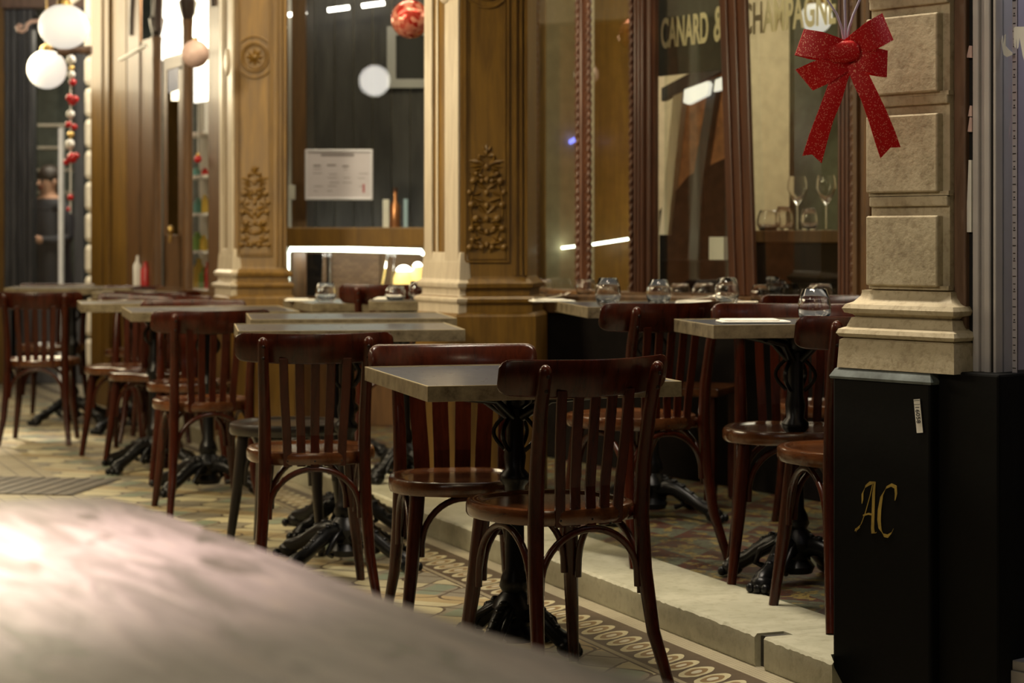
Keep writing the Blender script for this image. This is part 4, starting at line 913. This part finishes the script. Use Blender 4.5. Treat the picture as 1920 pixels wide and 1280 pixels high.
# ------------------------------------------------------------------ bistro chairs (local: sitter faces +y, origin on the floor)
def set_part(o, root): o.parent = root; return o
def make_chair(mw='chair', ms='seat', wide=False, back=True, name='bistro_chair'):
    root = local(empty(name))
    g = M(); n = 36
    def seat_r(a, r): return r * (1 + .03 * math.cos(4 * a + PI)) * (1.0 if math.sin(a) > 0 else .98)
    prof = [(.0, .4415), (.150, .4415), (.168, .4425), (.176, .448), (.197, .449), (.204, .446), (.207, .438), (.207, .418), (.203, .410), (.190, .408), (.0, .408)]
    g.rings([[(max(seat_r(2 * PI * k / n, r), 1e-4) * math.cos(2 * PI * k / n), max(seat_r(2 * PI * k / n, r), 1e-4) * math.sin(2 * PI * k / n), z) for k in range(n)] for r, z in prof])
    g.build('seat', ms, root, smooth=45)
    # front legs
    fl = [(.128, .115), (-.128, .115)]
    for x, y in fl:
        sg = 1 if x > 0 else -1
        g = M(); g.tube([(x, y, .415), (x + sg * .004, y + .006, .36), (x + sg * .018, y + .022, .2), (x + sg * .040, y + .045, .0)], [.021, .021, .0185, .0135], 12)
        g.build('front_leg', mw, root, smooth=50)
    # rear legs running up as back posts
    for sg in (1, -1):
        g = M()
        if back:
            pts = [(sg * .184, -.262, 0), (sg * .164, -.215, .14), (sg * .154, -.19, .29), (sg * .150, -.182, .42), (sg * .151, -.190, .55), (sg * .155, -.212, .68), (sg * .158, -.238, .775), (sg * .1585, -.242, .790), (sg * .1585, -.243, .797), (sg * .1585, -.2435, .800)]
            rad = [.0135, .0165, .019, .020, .0185, .017, .0165, .0145, .009, .003]
        else:
            pts = [(sg * .165, -.165, 0), (sg * .145, -.14, .2), (sg * .13, -.118, .36), (sg * .128, -.115, .415)]; rad = [.0135, .0185, .021, .021]
        g.tube(pts, rad, 12); leg = g.build('rear_leg', mw, root, smooth=50)
        if back:
            for z, y in ((.772, -.2515), (.737, -.243)):
                g = M(); g.sph((sg * .1575, y - .001, z), (.0055, .0045, .0055), 8, 6); b = g.build('bolt', 'bolt', None, smooth=60, org=(0, 0, 0)); b.parent = leg; b.location = (0, 0, 0)
    # bentwood arches between neighbouring legs
    def arch_(p0, p1, top, drop=.16, name='bentwood_brace'):
        p0, p1 = Vector(p0), Vector(p1); pts = []
        for i in range(21):
            t = i / 20; a = PI * t
            q = p0.lerp(p1, .5 - .5 * math.cos(a) * (1 - .10 * math.sin(a) ** 2)); q.z = top - drop + drop * (max(0.0, math.sin(a)) ** .72); pts.append(q)
        g = M(); g.tube(pts, .0092, 8); g.build(name, mw, root, smooth=60)
    yb = -.185 if back else -.128; xb = .152 if back else .133
    ins = .014
    arch_((.133 - ins, .128, .24), (-.133 + ins, .128, .24), .398)
    arch_((xb - ins, yb, .24), (-xb + ins, yb, .24), .398, .15)
    for sg in (1, -1): arch_((sg * .146, .118 - ins, .24), (sg * (xb + .004), yb + ins, .24), .398, .17)
    if back:
        # curved top rail
        g = M(); n = 26; hw = .238; rs = []
        th = .020 if wide else .0115
        for i in range(n + 1):
            x = -hw * math.cos(PI * i / n); f = abs(x) / hw
            cor = 0 if f < .88 else (1 - math.sqrt(max(0, 1 - ((f - .88) / .12) ** 2)))
            zt = .812 - .004 * (1 - f * f) - .022 * cor; zb = .716 + .010 * (f * f) + .024 * cor
            yc = -.226 + .072 * (x / hw) ** 2
            nx = -2 * .072 * x / hw ** 2; l = math.hypot(nx, 1); nx, ny = nx / l, 1 / l
            lean = -.016
            def pt(k, z): return (x + nx * k, yc + ny * k + lean * (z - .765) / .045 * .6, z)
            h = th / 2; e = .004 if not wide else .009
            rs.append([pt(-h, zb + e), pt(-h, zt - e), pt(-h * .4, zt), pt(h * .4, zt), pt(h, zt - e), pt(h, zb + e), pt(h * .4, zb), pt(-h * .4, zb)])
        g.rings(rs); g.build('top_rail', mw, root, smooth=50)
        xs = (-.094, -.047, 0, .047, .094) if not wide else (-.10, -.034, .034, .10)
        for x in xs:
            g = M(); w = .0135 if not wide else .023
            pts = [(x * .86, -.178 - .012 * (1 - abs(x) / .1), .405), (x * .9, -.186, .50), (x * .98, -.200, .62), (x * 1.02, -.214, .735)]
            for i in range(3):
                pass
            rs = []
            for px_, py_, pz_ in pts:
                rs.append([(px_ - w, py_ - .004, pz_), (px_ + w, py_ - .004, pz_), (px_ + w, py_ + .005, pz_), (px_ - w, py_ + .005, pz_)])
            g.rings(rs); sl = g.build('back_slat', mw, root, bevel=.002)
            g = M(); g.sph((x * .86, -.183 - .012 * (1 - abs(x) / .1), .422), (.004, .003, .004), 8, 6); b = g.build('screw', 'bolt', None, smooth=60, org=(0, 0, 0)); b.parent = sl
        # rear apron the slats are screwed to
        g = M(); g.tube([(x, -.150 - .022 * (1 - (x / .15) ** 2), .423) for x in [-.148 + .296 * i / 12 for i in range(13)]], .016, 8, 1.0, .55, up=(0, 0, 1)); g.build('back_apron', mw, root, smooth=50)
    return root
CH = {'std': make_chair(), 'wide': None, 'black': None, 'stool': None}
used_proto = set()
def place(kind, x, y, heading, label, z=0.0, group=None, cat='chair'):
    """heading: degrees turned left of straight away from the camera"""
    if CH[kind] is None:
        CH[kind] = make_chair(*{'wide': ('chair', 'seat', True), 'black': ('black_chair', 'black_chair'), 'stool': ('black_chair', 'black_chair', False, False, 'wooden_stool')}[kind])
    if kind not in used_proto: used_proto.add(kind); o = CH[kind]
    else: o = copy_tree(CH[kind])
    o.location = (x, y, z); o.rotation_euler = (0, 0, math.radians(heading)); tag(o, label, cat, group); return o
def XY(px, s): return ((px - 960) / s, F / s)
place('std', .095, 5.04, 30, 'mahogany slatted chair nearest the camera, pulled up to the grey-topped table')
place('wide', -.146, 5.64, 188, 'chair with thick rounded top rail facing the camera behind the nearest table').scale = (1, 1, .978)
place('std', -.626, 6.32, 9, 'slatted mahogany chair seen from behind at the second table row, left of the nearest table')
x, y = XY(540, 530); place('stool', x, y, 170, 'dark round stool behind the slatted chair of the second row', cat='stool')
place('std', -1.250, 8.20, 20, 'slatted chair with golden-brown rail in front of the third table from the left')
x, y = -1.45, 9.17; place('std', x, y, 186, 'chair facing the camera mostly hidden behind the third-row chair, its seat corner showing')
x, y = -1.745, 9.84; place('std', x, y, 160, 'chair facing the camera behind the pair of far tables, pale edge along its rail')
x, y = -1.96, 10.3; place('std', x, y, 165, 'chair squeezed between the two far tables with its rail hidden by the others')
x, y = XY(300, 344); place('std', x, y, 3, 'far chair seen from behind, two pale post tops, before the arched shop front')
x, y = XY(262, 321); place('std', x, y, 183, 'farthest chair on the right of the far group, reddish rail below the arched shop front')
x, y = XY(78, 348); place('std', x, y, 4, 'brown slatted chair at the far left seen from behind, highlights on its seat')
x, y = XY(95, 308); place('std', x, y, 178, 'dark red chair rail beyond the far left table, below the dark shop shutters')
# on the platform
PZ = SH - .002
place('std', .385, 6.52, 33, 'dark chair on the platform turned sideways at the table with two glasses', SH)
place('std', .83, 6.06, 172, 'chair on the platform facing out behind the marble-edged table, feet on the stone step', SH)
place('std', .925, 5.48, 15, 'chair on the platform half hidden by the stone pillar, round brown seat edge showing', SH)
x, y = XY(1560, 545); place('std', x, y, 175, 'brown chair by the window frame behind the tumbler on the right', SH)
x, y = -.53, 9.07; place('std', x, y, 4, 'dark chair in the alcove between the two small laid tables', SH)

# ------------------------------------------------------------------ cafe tables
def make_table(w, d, h, name='cafe_table', th=.036, fs=1.0):
    root = local(empty(name)); g = M(); g.bx(-w / 2 + .004, w / 2 - .004, -d / 2 + .004, d / 2 - .004, h - .012, h); g.build('tabletop', 'tabletop', root)
    g = M(); e = .004; z0 = h - th
    g.bx(-w / 2, w / 2, -d / 2, -d / 2 + e, z0, h + .0012); g.bx(-w / 2, w / 2, d / 2 - e, d / 2, z0, h + .0012); g.bx(-w / 2, -w / 2 + e, -d / 2 + e, d / 2 - e, z0, h + .0012); g.bx(w / 2 - e, w / 2, -d / 2 + e, d / 2 - e, z0, h + .0012)
    g.build('edge_band', 'edge', root, bevel=.001)
    g = M(); q = .0035
    for a in ((-w / 2, w / 2, -d / 2, -d / 2 + q), (-w / 2, w / 2, d / 2 - q, d / 2), (-w / 2, -w / 2 + q, -d / 2 + q, d / 2 - q), (w / 2 - q, w / 2, -d / 2 + q, d / 2 - q)): g.bx(*a, h + .0012, h + .0026)
    g.build('brass_lip', 'lip', root)
    g = M(); g.bx(-w / 2 + e, w / 2 - e, -d / 2 + e, d / 2 - e, z0 + .004, h - .012); g.build('underside', 'dark_wall', root)
    g = M(); g.lathe([(0, .03), (.050, .03), (.058, .05), (.040, .07), (.046, .095), (.062, .12), (.052, .14), (.034, .16), (.042, .175), (.036, .20), (.026, .22), (.024, .40), (.028, .44), (.040, .455), (.040, .47), (.026, .485), (.030, .52), (.024, .55), (.024, h - .09), (.045, h - .075), (.05, h - .05), (.05, z0)], 18)
    g.build('column', 'iron', root, smooth=50)
    g = M()
    for a in range(4):
        c, s = math.cos(a * PI / 2 + PI / 4), math.sin(a * PI / 2 + PI / 4); L = min(w, d) * .42
        g.tube([(c * .02, s * .02, h - .11), (c * L * .4, s * L * .4, h - .06), (c * L, s * L, z0 - .006)], [.014, .012, .010], 8)
        g.tube([(c * (.03 + .035 * math.sin(t * PI)), s * (.03 + .035 * math.sin(t * PI)), h - .20 + t * .09) for t in [i / 8 for i in range(9)]], .006, 6)
    g.build('top_bracket', 'iron', root, smooth=50)
    for a in range(4):
        an = a * PI / 2 + PI / 4; c, s = math.cos(an), math.sin(an); g = M()
        pr = [(.03, .100, .030), (.07, .112, .030), (.11, .105, .027), (.15, .085, .024), (.19, .062, .022), (.225, .048, .024), (.255, .038, .027), (.275, .026, .020)]; pr = [(r * fs, z, q) for r, z, q in pr]
        g.tube([(c * r, s * r, z) for r, z, _ in pr], [q for _, _, q in pr], 10)
        g.sph((c * .262 * fs, s * .262 * fs, .026), (.034, .034, .026), 10, 8)
        for k in range(3):
            b = an + (k - 1) * .10; g.sph((math.cos(b) * .292 * fs, math.sin(b) * .292 * fs, .015), (.014, .014, .015), 8, 6)
        for k in range(5):
            r = (.06 + k * .035) * fs; zz = [.138, .134, .118, .095, .075][k]; g.sph((c * r, s * r, zz), (.014, .014, .010), 8, 6)
        g.tube([(c * .05 - s * .02, s * .05 + c * .02, .12), (c * .10 - s * .03, s * .10 + c * .03, .09), (c * .12 - s * .02, s * .12 + c * .02, .05), (c * .09 - s * .015, s * .09 + c * .015, .04)], .010, 8)
        g.build('foot', 'iron', root, smooth=60)
    return root
def table(corner_px, corner_py, w, d, h, rot, label, z=0.0, fs=1.0, group=None):
    """near-left top corner given where the photo shows it; rot degrees anticlockwise"""
    s = (corner_py - HY) / (CAM_H - h - z); cx, cy = (corner_px - 960) / s, F / s
    r = math.radians(rot); c, sn = math.cos(r), math.sin(r)
    x = cx + c * w / 2 - sn * d / 2; y = cy + sn * w / 2 + c * d / 2
    o = make_table(w, d, h, fs=fs); o.location = (x, y, z); o.rotation_euler = (0, 0, r); tag(o, label, 'table', group); return o, (x, y, z + h, r)
table(802, 726, .655, .775, .735, 15.5, 'nearest square table with dark grey top and tarnished brass edge, empty', fs=.62)
table(446, 622, .735, .56, .796, 9, 'empty grey-topped table in front of the carved pillar, behind the second-row chair')
table(470, 600, .74, .60, .804, 9, 'empty grey-topped table just beyond the second-row one, shining in the light')
table(246, 587, .70, .72, .785, 14, 'brass-edged table of the third row, behind the golden-brown chair')
table(152, 571, .70, .52, .79, 14, 'smaller looking table just left of and beyond the third-row table')
table(8, 541, .72, .50, .80, 6, 'far left table behind the brown slatted chair, pale in the light')
table(172, 549, .46, .30, .787, 6, 'far table top with greenish gleam between the far left chair and the arched front')
o, TA = table(1102, 577, .60, .64, .77, 9, 'laid marble-edged table on the platform with glasses, napkins and forks', SH)
o, TB = table(1338, 611, .62, .44, .765, 10, 'marble-edged table on the platform next to the stone pillar', SH, .8)
o, TC = table(585, 570, .36, .70, .715, 17, 'small laid table at the left of the alcove', SH)
o, TD = table(691, 566, .29, .24, .748, 2, 'small table in the alcove partly behind the carved pillar', SH, .6)

def onT(T, px, py):
    s = (py - HY) / (CAM_H - T[2]); return ((px - 960) / s, F / s, T[2] + .0015)
tumbler(onT(TA, 1140, 573), .046, .098, 'clear tumbler nearest the left end of the laid platform table')
tumbler(onT(TA, 1235, 572.5), .044, .092, 'clear tumbler in the middle of the laid platform table')
tumbler(onT(TA, 1363, 570), .044, .096, 'clear tumbler at the right end of the laid platform table beside the crossed fork')
tumbler(onT(TB, 1527, 606), .047, .099, 'clear faceted tumbler on the table beside the stone pillar')
tumbler(onT(TC, 611, 566), .048, .088, 'tumbler half lit on the small left alcove table')
tumbler(onT(TD, 742, 563), .045, .060, 'low tumbler on the right alcove table')
tumbler(onT(TD, 783, 563), .040, .080, 'tumbler beside the base of the carved pillar')
for px, r, h, lab in ((1001, .044, .075, 'small tumbler on the window sill next to the carved pillar'), (1022, .038, .070, 'second small tumbler on the window sill, right of the first'), (1099, .046, .075, 'tumbler on the window sill under the rope-moulded post'),
                      (1275, .050, .070, 'sill tumbler standing in for a mirrored glass in the wide window, left one'), (1321, .055, .075, 'sill tumbler standing in for a mirrored glass just left of the laid table end glass'), (1426, .040, .075, 'sill tumbler standing in for a mirrored glass right of the leaning stile'), (1537, .055, .085, 'sill tumbler standing in for a mirrored glass above the right-hand table glass')):  # these four stand in for glasses mirrored in the pane
    p = T1 @ Vector((t1(px, -.055), -.055, .836)); tumbler(tuple(p), r, h, lab)
def napkin(T, px, py, wd, dp, rot, label, fork=True):
    c = onT(T, px, py); e = empty('napkin', c, math.radians(rot)); local(e); tag(e, label, 'napkin')
    g = M(); g.bx(-wd / 2, wd / 2, -dp / 2, dp / 2, 0, .0055); g.build('napkin_fold', 'paper', e, bevel=.002)
    g = M(); g.bx(-wd / 2 + .01, wd / 2 - .03, -dp / 2 + .015, dp / 2 - .01, .0055, .010); g.build('napkin_fold', 'paper', e, bevel=.002)
    if fork:
        f = empty('fork', (c[0], c[1], c[2] + .010), math.radians(rot + 35)); local(f); tag(f, 'steel fork resting on the ' + fork, 'fork')
        g = M(); g.tube([(-.09, 0, .003), (-.02, 0, .006), (.02, 0, .010), (.05, 0, .016)], [.004, .0025, .0025, .005], 8, 1, .5); g.build('handle', 'steel', f, smooth=50)
        g = M()
        for k in range(4): g.tube([(.048, (k - 1.5) * .005, .016), (.07, (k - 1.5) * .0055, .014), (.09, (k - 1.5) * .0055, .022)], .0014, 6)
        g.build('tines', 'steel', f)
napkin(TA, 1035, 566, .16, .12, 8, 'folded white napkin at the left end of the laid platform table', 'napkin at the left end of the laid platform table')
napkin(TA, 1308, 569, .16, .11, -8, 'folded white napkin between the tumblers of the laid platform table', 'napkin between the tumblers of the laid platform table')
napkin(TB, 1412, 605, .20, .12, 4, 'folded white napkin on the table beside the stone pillar', None)
napkin(TC, 562, 564, .14, .12, 5, 'folded white napkin on the left alcove table', None)
napkin(TD, 728, 562, .12, .10, 0, 'folded white napkin on the right alcove table', None)
# knife on the laid table
c = onT(TA, 1370, 568); g = M(Matrix.Translation(c) @ Matrix.Rotation(.1, 4, 'Z')); g.tube([(-.1, 0, .004), (.0, 0, .004), (.1, 0, .003)], [.0045, .005, .007], 8, .35, 1); tag(g.build('knife', 'steel', smooth=50), 'table knife lying at the right end of the laid platform table', 'knife')

# wooden bench under the window
root = empty('window_bench', (.5, 8.15, SH)); tag(root, 'long brown wooden bench with low back under the restaurant window', 'bench')
TBn = frame(.06, 8.26, 1.0, -.42)
g = M(TBn); g.rings([[(x, y0, z0 - (0.03 * max(0, (x - .86) / .06) ** 2 if x > .86 else 0)) for (y0, z0) in ((-.02, .795), (-.02, .860), (-.012, .868), (.006, .868), (.012, .86), (.012, .795))] for x in (0, .3, .6, .86, .90, .92)]); g.build('back_rail', 'brown_wood', root, smooth=40)
g = M(TBn); g.bx(.0, .9, -.01, .006, .52, .795); g.build('back_panel', 'dark_wall', root)
g = M(TBn); g.bx(.0, .92, -.36, .0, .50, .53); g.build('seat', 'seat', root, bevel=.006)
for x in (.03, .86):
    g = M(TBn); g.bx(x, x + .04, -.34, -.30, SH, .50); g.build('leg', 'chair', root); g = M(TBn); g.bx(x, x + .04, -.03, .01, SH, .50); g.build('leg', 'chair', root)

# ------------------------------------------------------------------ red glitter bow on lilac cords
YBW = 4.62
root = empty('glitter_bow', tuple(P(1590, 305, YBW))); tag(root, 'big red glitter bow with two tails hanging before the stone pillar', 'bow')
C0 = P(1590, 103, YBW)
def loop(tip, root_pt, wd_tip, wd_root, depth, name='bow_loop', twist=0.0):
    a, b = P(*root_pt, YBW), P(*tip, YBW); d = (b - a); L = d.length; d.normalize(); nrm = Vector((-d.z, 0, d.x)); rs = []; n = 14
    path = [(t, -math.sin(PI * t) * depth - .004) for t in [i / n for i in range(n + 1)]] + [(1.0 - t, math.sin(PI * t) * depth * .8 + .004) for t in [i / n for i in range(n + 1)]]
    th = .0012; g = M(); k = len(path)
    for i, (t, y) in enumerate(path):
        w = (wd_root + (wd_tip - wd_root) * min(1, t * 1.5)) / 2; p = a + d * (L * t); sk = twist * t
        out = Vector((0, -th if i <= n else th, 0))
        rs.append([p + nrm * w + d * sk + Vector((0, y, 0)), p - nrm * w - d * sk + Vector((0, y, 0)), p - nrm * w - d * sk + Vector((0, y, 0)) + out, p + nrm * w + d * sk + Vector((0, y, 0)) + out])
    g.rings(rs); return g.build(name, 'glitter', root, smooth=60)
loop((1499, 79), (1592, 99), .062, .045, .020, twist=.004); loop((1508, 150), (1592, 112), .060, .042, .018, twist=-.008)
loop((1664, 50), (1590, 92), .066, .045, .020, twist=.004); loop((1663, 120), (1592, 108), .060, .042, .016, twist=-.004)
g = M(); ring_ = []
kc = P(1584, 98, YBW); ax = Vector((.95, 0, .12)).normalized(); up = Vector((-.12, 0, .95)).normalized()
for px, hh in ((1553, .020), (1558, .024), (1580, .026), (1600, .024), (1607, .018), (1609, .014)):
    c = kc + ax * ((px - 1585) / F * YBW); ring_.append([c + up * (hh * math.copysign(abs(math.cos(2 * PI * k / 16)) ** .4, math.cos(2 * PI * k / 16))) + Vector((0, .013 * math.sin(2 * PI * k / 16) - .012, 0)) for k in range(16)])
g.rings(ring_); g.build('bow_knot', 'glitter', root, smooth=60)
def tail(poly, y0, curl):
    """poly: list of (left px,py),(right px,py) down the tail; last has a swallow notch"""
    g = M(); rs = []; n = len(poly)
    for i, ((lx_, ly_), (rx_, ry_)) in enumerate(poly):
        y = YBW + y0 + curl * math.sin(i / (n - 1) * PI * 1.3)
        a, b = P(lx_, ly_, YBW), P(rx_, ry_, YBW); a.y = b.y = y; m_ = (a + b) / 2; m_.y -= .004
        rs.append((a, m_, b))
    lp, mp, rp = rs[-1]; (ax_, az_) = lp.x, lp.z
    notch = (lp + rp) / 2 + Vector((0, 0, .012 if True else 0)); rs[-1] = (lp, notch, rp)
    vs = []; fs = []
    for (a, m_, b) in rs: vs += [a, m_, b, a + Vector((0, .0014, 0)), m_ + Vector((0, .0014, 0)), b + Vector((0, .0014, 0))]
    for i in range(n - 1):
        k = 6 * i; q = k + 6
        fs += [(k, k + 1, q + 1, q), (k + 1, k + 2, q + 2, q + 1), (k + 3, q + 3, q + 4, k + 4), (k + 4, q + 4, q + 5, k + 5), (k, q, q + 3, k + 3), (k + 2, k + 5, q + 5, q + 2)]
    k = 6 * (n - 1); fs += [(k, k + 1, k + 4, k + 3), (k + 1, k + 2, k + 5, k + 4), (0, 3, 4, 1), (1, 4, 5, 2)]
    g.add(vs, fs); g.build('bow_tail', 'glitter', root, smooth=60)
tail([((1572, 112), (1600, 120)), ((1558, 140), (1588, 150)), ((1543, 180), (1575, 192)), ((1530, 215), (1561, 226)), ((1517, 252), (1551, 264)), ((1505, 292), (1541, 306))], -.006, -.012)
tail([((1586, 125), (1612, 112)), ((1597, 158), (1628, 144)), ((1612, 190), (1643, 176)), ((1626, 228), (1660, 210)), ((1640, 268), (1677, 246)), ((1651, 297), (1689, 276))], -.010, -.014)
for pts in ([(1582, 76), (1578, 52), (1568, 25), (1548, -5)], [(1585, 76), (1585, 45), (1584, 10), (1583, -40)], [(1588, 76), (1592, 52), (1600, 28), (1614, -5)]):
    pts = pts + [(pts[-1][0] * 2 - pts[-2][0], -60)]
    pts = pts[:4] + [(1583 + (pts[3][0] - 1583) * .6, -90), (1583, -150)]
    g = M(); g.tube([P(a, b, YBW + .004) for a, b in pts], .0028, 8); g.build('cord', 'lilac', root, smooth=60)
g = M(); g.tube([P(1583, -148, YBW + .004), Vector((P(1583, 0, YBW).x, YBW + .004, 3.3))], .003, 8); g.build('hanging_line', 'lilac', root)

# ------------------------------------------------------------------ weathered timber top in the foreground
HT = .75
def onH(px, py, h=HT):
    s = (py - HY) / (CAM_H - h); return ((px - 960) / s, F / s)
edge = [(-60, 940), (60, 934), (150, 932), (215, 932), (270, 945), (330, 966), (400, 990), (500, 1028), (600, 1068), (700, 1106), (800, 1142), (900, 1176), (1000, 1207), (1100, 1236), (1200, 1262), (1290, 1290), (1380, 1330), (1440, 1420)]
poly = [onH(*p) for p in edge]
x_, y_ = poly[-1]; poly += [(x_ - .05, 1.0), (-.62, .95), (poly[0][0] - .35, 2.0)]
root = empty('timber_table', (-.5, 1.6, 0)); tag(root, 'weathered greyish timber tabletop, out of focus, filling the lower left corner', 'table')
g = M(); pr = [(HT - .060, -.006), (HT - .055, .0), (HT - .012, .004), (HT - .003, .0), (HT, -.008)]
pl = poly[::-1]
area2 = sum(pl[i - 1][0] * pl[i][1] - pl[i][0] * pl[i - 1][1] for i in range(len(pl)))
if area2 < 0: pl = pl[::-1]
g.rings([[(p.x, p.y, z) for p in offset_poly(pl, d)] for z, d in pr]); tt = g.build('tabletop', 'weathered', root, smooth=40)
for x, y in ((-.50, 1.25), (-.75, 2.3), (-.1, 1.3)):
    g = M(); g.bx(x - .04, x + .04, y - .04, y + .04, 0, HT - .058); g.build('leg', 'weathered', root, bevel=.005)

# ------------------------------------------------------------------ person far behind the glass
def person(px, feet_py, hgt):
    y = 15.9; x = (px - 960) / F * y
    root = empty('person', (x, y, 0)); tag(root, 'person in a dark coat standing inside the far shop, arms forward', 'person'); local(root)
    k = hgt / 1.7
    verts = [((0, 0, .95), .13), ((0, 0, 1.12), .125), ((0, .0, 1.30), .15), ((0, 0, 1.43), .10), ((0, -.01, 1.50), .055), ((0, -.02, 1.60), .085), ((0, -.02, 1.68), .07),
             ((.10, 0, .90), .10), ((.11, -.02, .50), .065), ((.11, 0, .08), .045), ((.12, -.12, .03), .04),
             ((-.10, 0, .90), .10), ((-.11, -.02, .50), .065), ((-.11, 0, .08), .045), ((-.12, -.12, .03), .04),
             ((.20, 0, 1.38), .065), ((.27, -.03, 1.13), .05), ((.20, -.24, 1.12), .038), ((.16, -.34, 1.15), .03),
             ((-.20, 0, 1.38), .065), ((-.27, -.03, 1.13), .05), ((-.20, -.24, 1.12), .038), ((-.16, -.34, 1.15), .03)]
    edges = [(0, 1), (1, 2), (2, 3), (3, 4), (4, 5), (5, 6), (0, 7), (7, 8), (8, 9), (9, 10), (0, 11), (11, 12), (12, 13), (13, 14), (3, 15), (15, 16), (16, 17), (17, 18), (3, 19), (19, 20), (20, 21), (21, 22)]
    me = bpy.data.meshes.new('body'); me.from_pydata([Vector(v) * k for v, r in verts], edges, []); me.update()
    o = bpy.data.objects.new('body', me); COL.objects.link(o); o.parent = root
    md = o.modifiers.new('skin', 'SKIN')
    for i, (v, r) in enumerate(verts): me.skin_vertices[0].data[i].radius = (r * k, r * k)
    me.skin_vertices[0].data[0].use_root = True
    sb = o.modifiers.new('sub', 'SUBSURF'); sb.levels = 2; sb.render_levels = 2
    m, nt, b = new_mat('dressed_figure'); n = N(nt)
    t = nt.nodes.new('ShaderNodeTexCoord'); sp = nt.nodes.new('ShaderNodeSeparateXYZ'); lin(nt, t.outputs['Object'], sp.inputs[0])
    skin = n.v('MAXIMUM', n.v('GREATER_THAN', sp.outputs[2], 1.47 * k), n.v('LESS_THAN', sp.outputs[1], -.27 * k))
    lin(nt, n.mix(skin, (.018, .020, .028), (.50, .28, .18)), b.inputs['Base Color']); pset(b, Roughness=.7); me.materials.append(m)
    for sg in (1, -1):
        for q in range(4):
            g = M(); bx_ = sg * (.16 + (q - 1.5) * .016) * k
            g.tube([(bx_, -.35 * k, 1.15 * k), (bx_, -.39 * k, 1.145 * k), (bx_, -.415 * k, 1.125 * k)], [.009, .0085, .007], 8); g.build('finger', 'skin', root, smooth=60)
        g = M(); g.tube([(sg * .13 * k, -.33 * k, 1.15 * k), (sg * .105 * k, -.36 * k, 1.16 * k)], [.010, .008], 8); g.build('thumb', 'skin', root, smooth=60)
        g = M(); g.sph((sg * .03, (-.105) * k, 1.615 * k), .010, 8, 6); g.build('eye', 'black', root, smooth=60)
        g = M(); g.sph((sg * .085 * k, -.015 * k, 1.60 * k), (.012, .02, .03), 8, 6); g.build('ear', 'skin', root, smooth=60)
    g = M(); g.add([(0, -.135 * k, 1.585 * k), (-.014, -.10 * k, 1.58 * k), (.014, -.10 * k, 1.58 * k), (0, -.10 * k, 1.63 * k)], [(0, 1, 3), (0, 3, 2), (0, 2, 1), (1, 2, 3)]); g.build('nose', 'skin', root)
    g = M(); g.sph((0, -.098 * k, 1.555 * k), (.022, .008, .006), 8, 6); g.build('mouth', 'red', root, smooth=60)
    g = M(); g.sph((0, .012 * k, 1.655 * k), (.10 * k, .11 * k, .095 * k), 16, 10); g.sph((0, .05 * k, 1.60 * k), (.09 * k, .07 * k, .10 * k), 12, 8); g.build('hair', 'hair', root, smooth=60)
    g = M(); g.lathe([(.16 * k, 1.36 * k), (.185 * k, 1.20 * k), (.175 * k, 1.0 * k), (.20 * k, .72 * k), (.19 * k, .72 * k), (.165 * k, 1.0 * k), (.12 * k, 1.38 * k)], 20); g.build('coat', 'coat', root, smooth=60)
    root.rotation_euler = (0, 0, math.radians(-35))
person(92, 742, 1.62)

# worn drain cover in the floor at the left
c0 = Vector(((60 - 960) / 425 * 1.0, F / 425, 0)); root = empty('floor_grate', (c0.x, c0.y, 0)); tag(root, 'dark worn square cover set in the floor at the far left', 'cover')
TG = frame(c0.x, c0.y, .985, -.17)
g = M(TG); g.bx(-.28, .30, -.28, .30, 0.0005, .004); g.build('cover_plate', plain('worn_dark_stone', (.085, .065, .045), .5, 0, .5), root)
g = M(TG)
for i in range(9): g.bx(-.28 + i * .07, -.272 + i * .07, -.28, .30, .004, .006)
g.build('rib', 'iron', root)

# ------------------------------------------------------------------ opposite side of the passage (out of frame, mirrored in the panes)
root = struct(empty('window_5', (-4.2, 8, 0)))
TO = frame(-3.95, 3.2, -.10, 1.0)       # x along the passage away from the camera, y to the left (into the shops)
g = M(TO)
for i in range(6): g.bx(i * 1.7, i * 1.7 + .16, -.05, .1, 0, 3.6)
g.bx(0, 8.8, -.04, .1, 0, .55); g.bx(0, 8.8, -.04, .1, 2.65, 3.6); g.build('frame', 'pale_wood', root)
g = M(TO); g.bx(0, 8.8, 1.0, 1.05, 0, 3.6); struct(g.build('wall_opposite', plain('rust_shop_wall', (.42, .18, .07), .6, 0, .3)))
g = M(TO)
for i in range(5): g.bx(i * 1.7 + .4, i * 1.7 + .46, -.0, .04, .55, 2.65)
g.build('glazing_bar', 'pale_wood', root)
g = M(); g.bx(-5.2, 4.2, -3, 16, 4.0, 4.05); struct(g.build('ceiling_passage', plain('dim_ceiling', (.16, .14, .11), .8)))
globe_lamp((-1.62, -2.0, 2.94), .18, 'globe lamp of the passage behind the camera, mirrored in the alcove glass', mat='passage_globe')
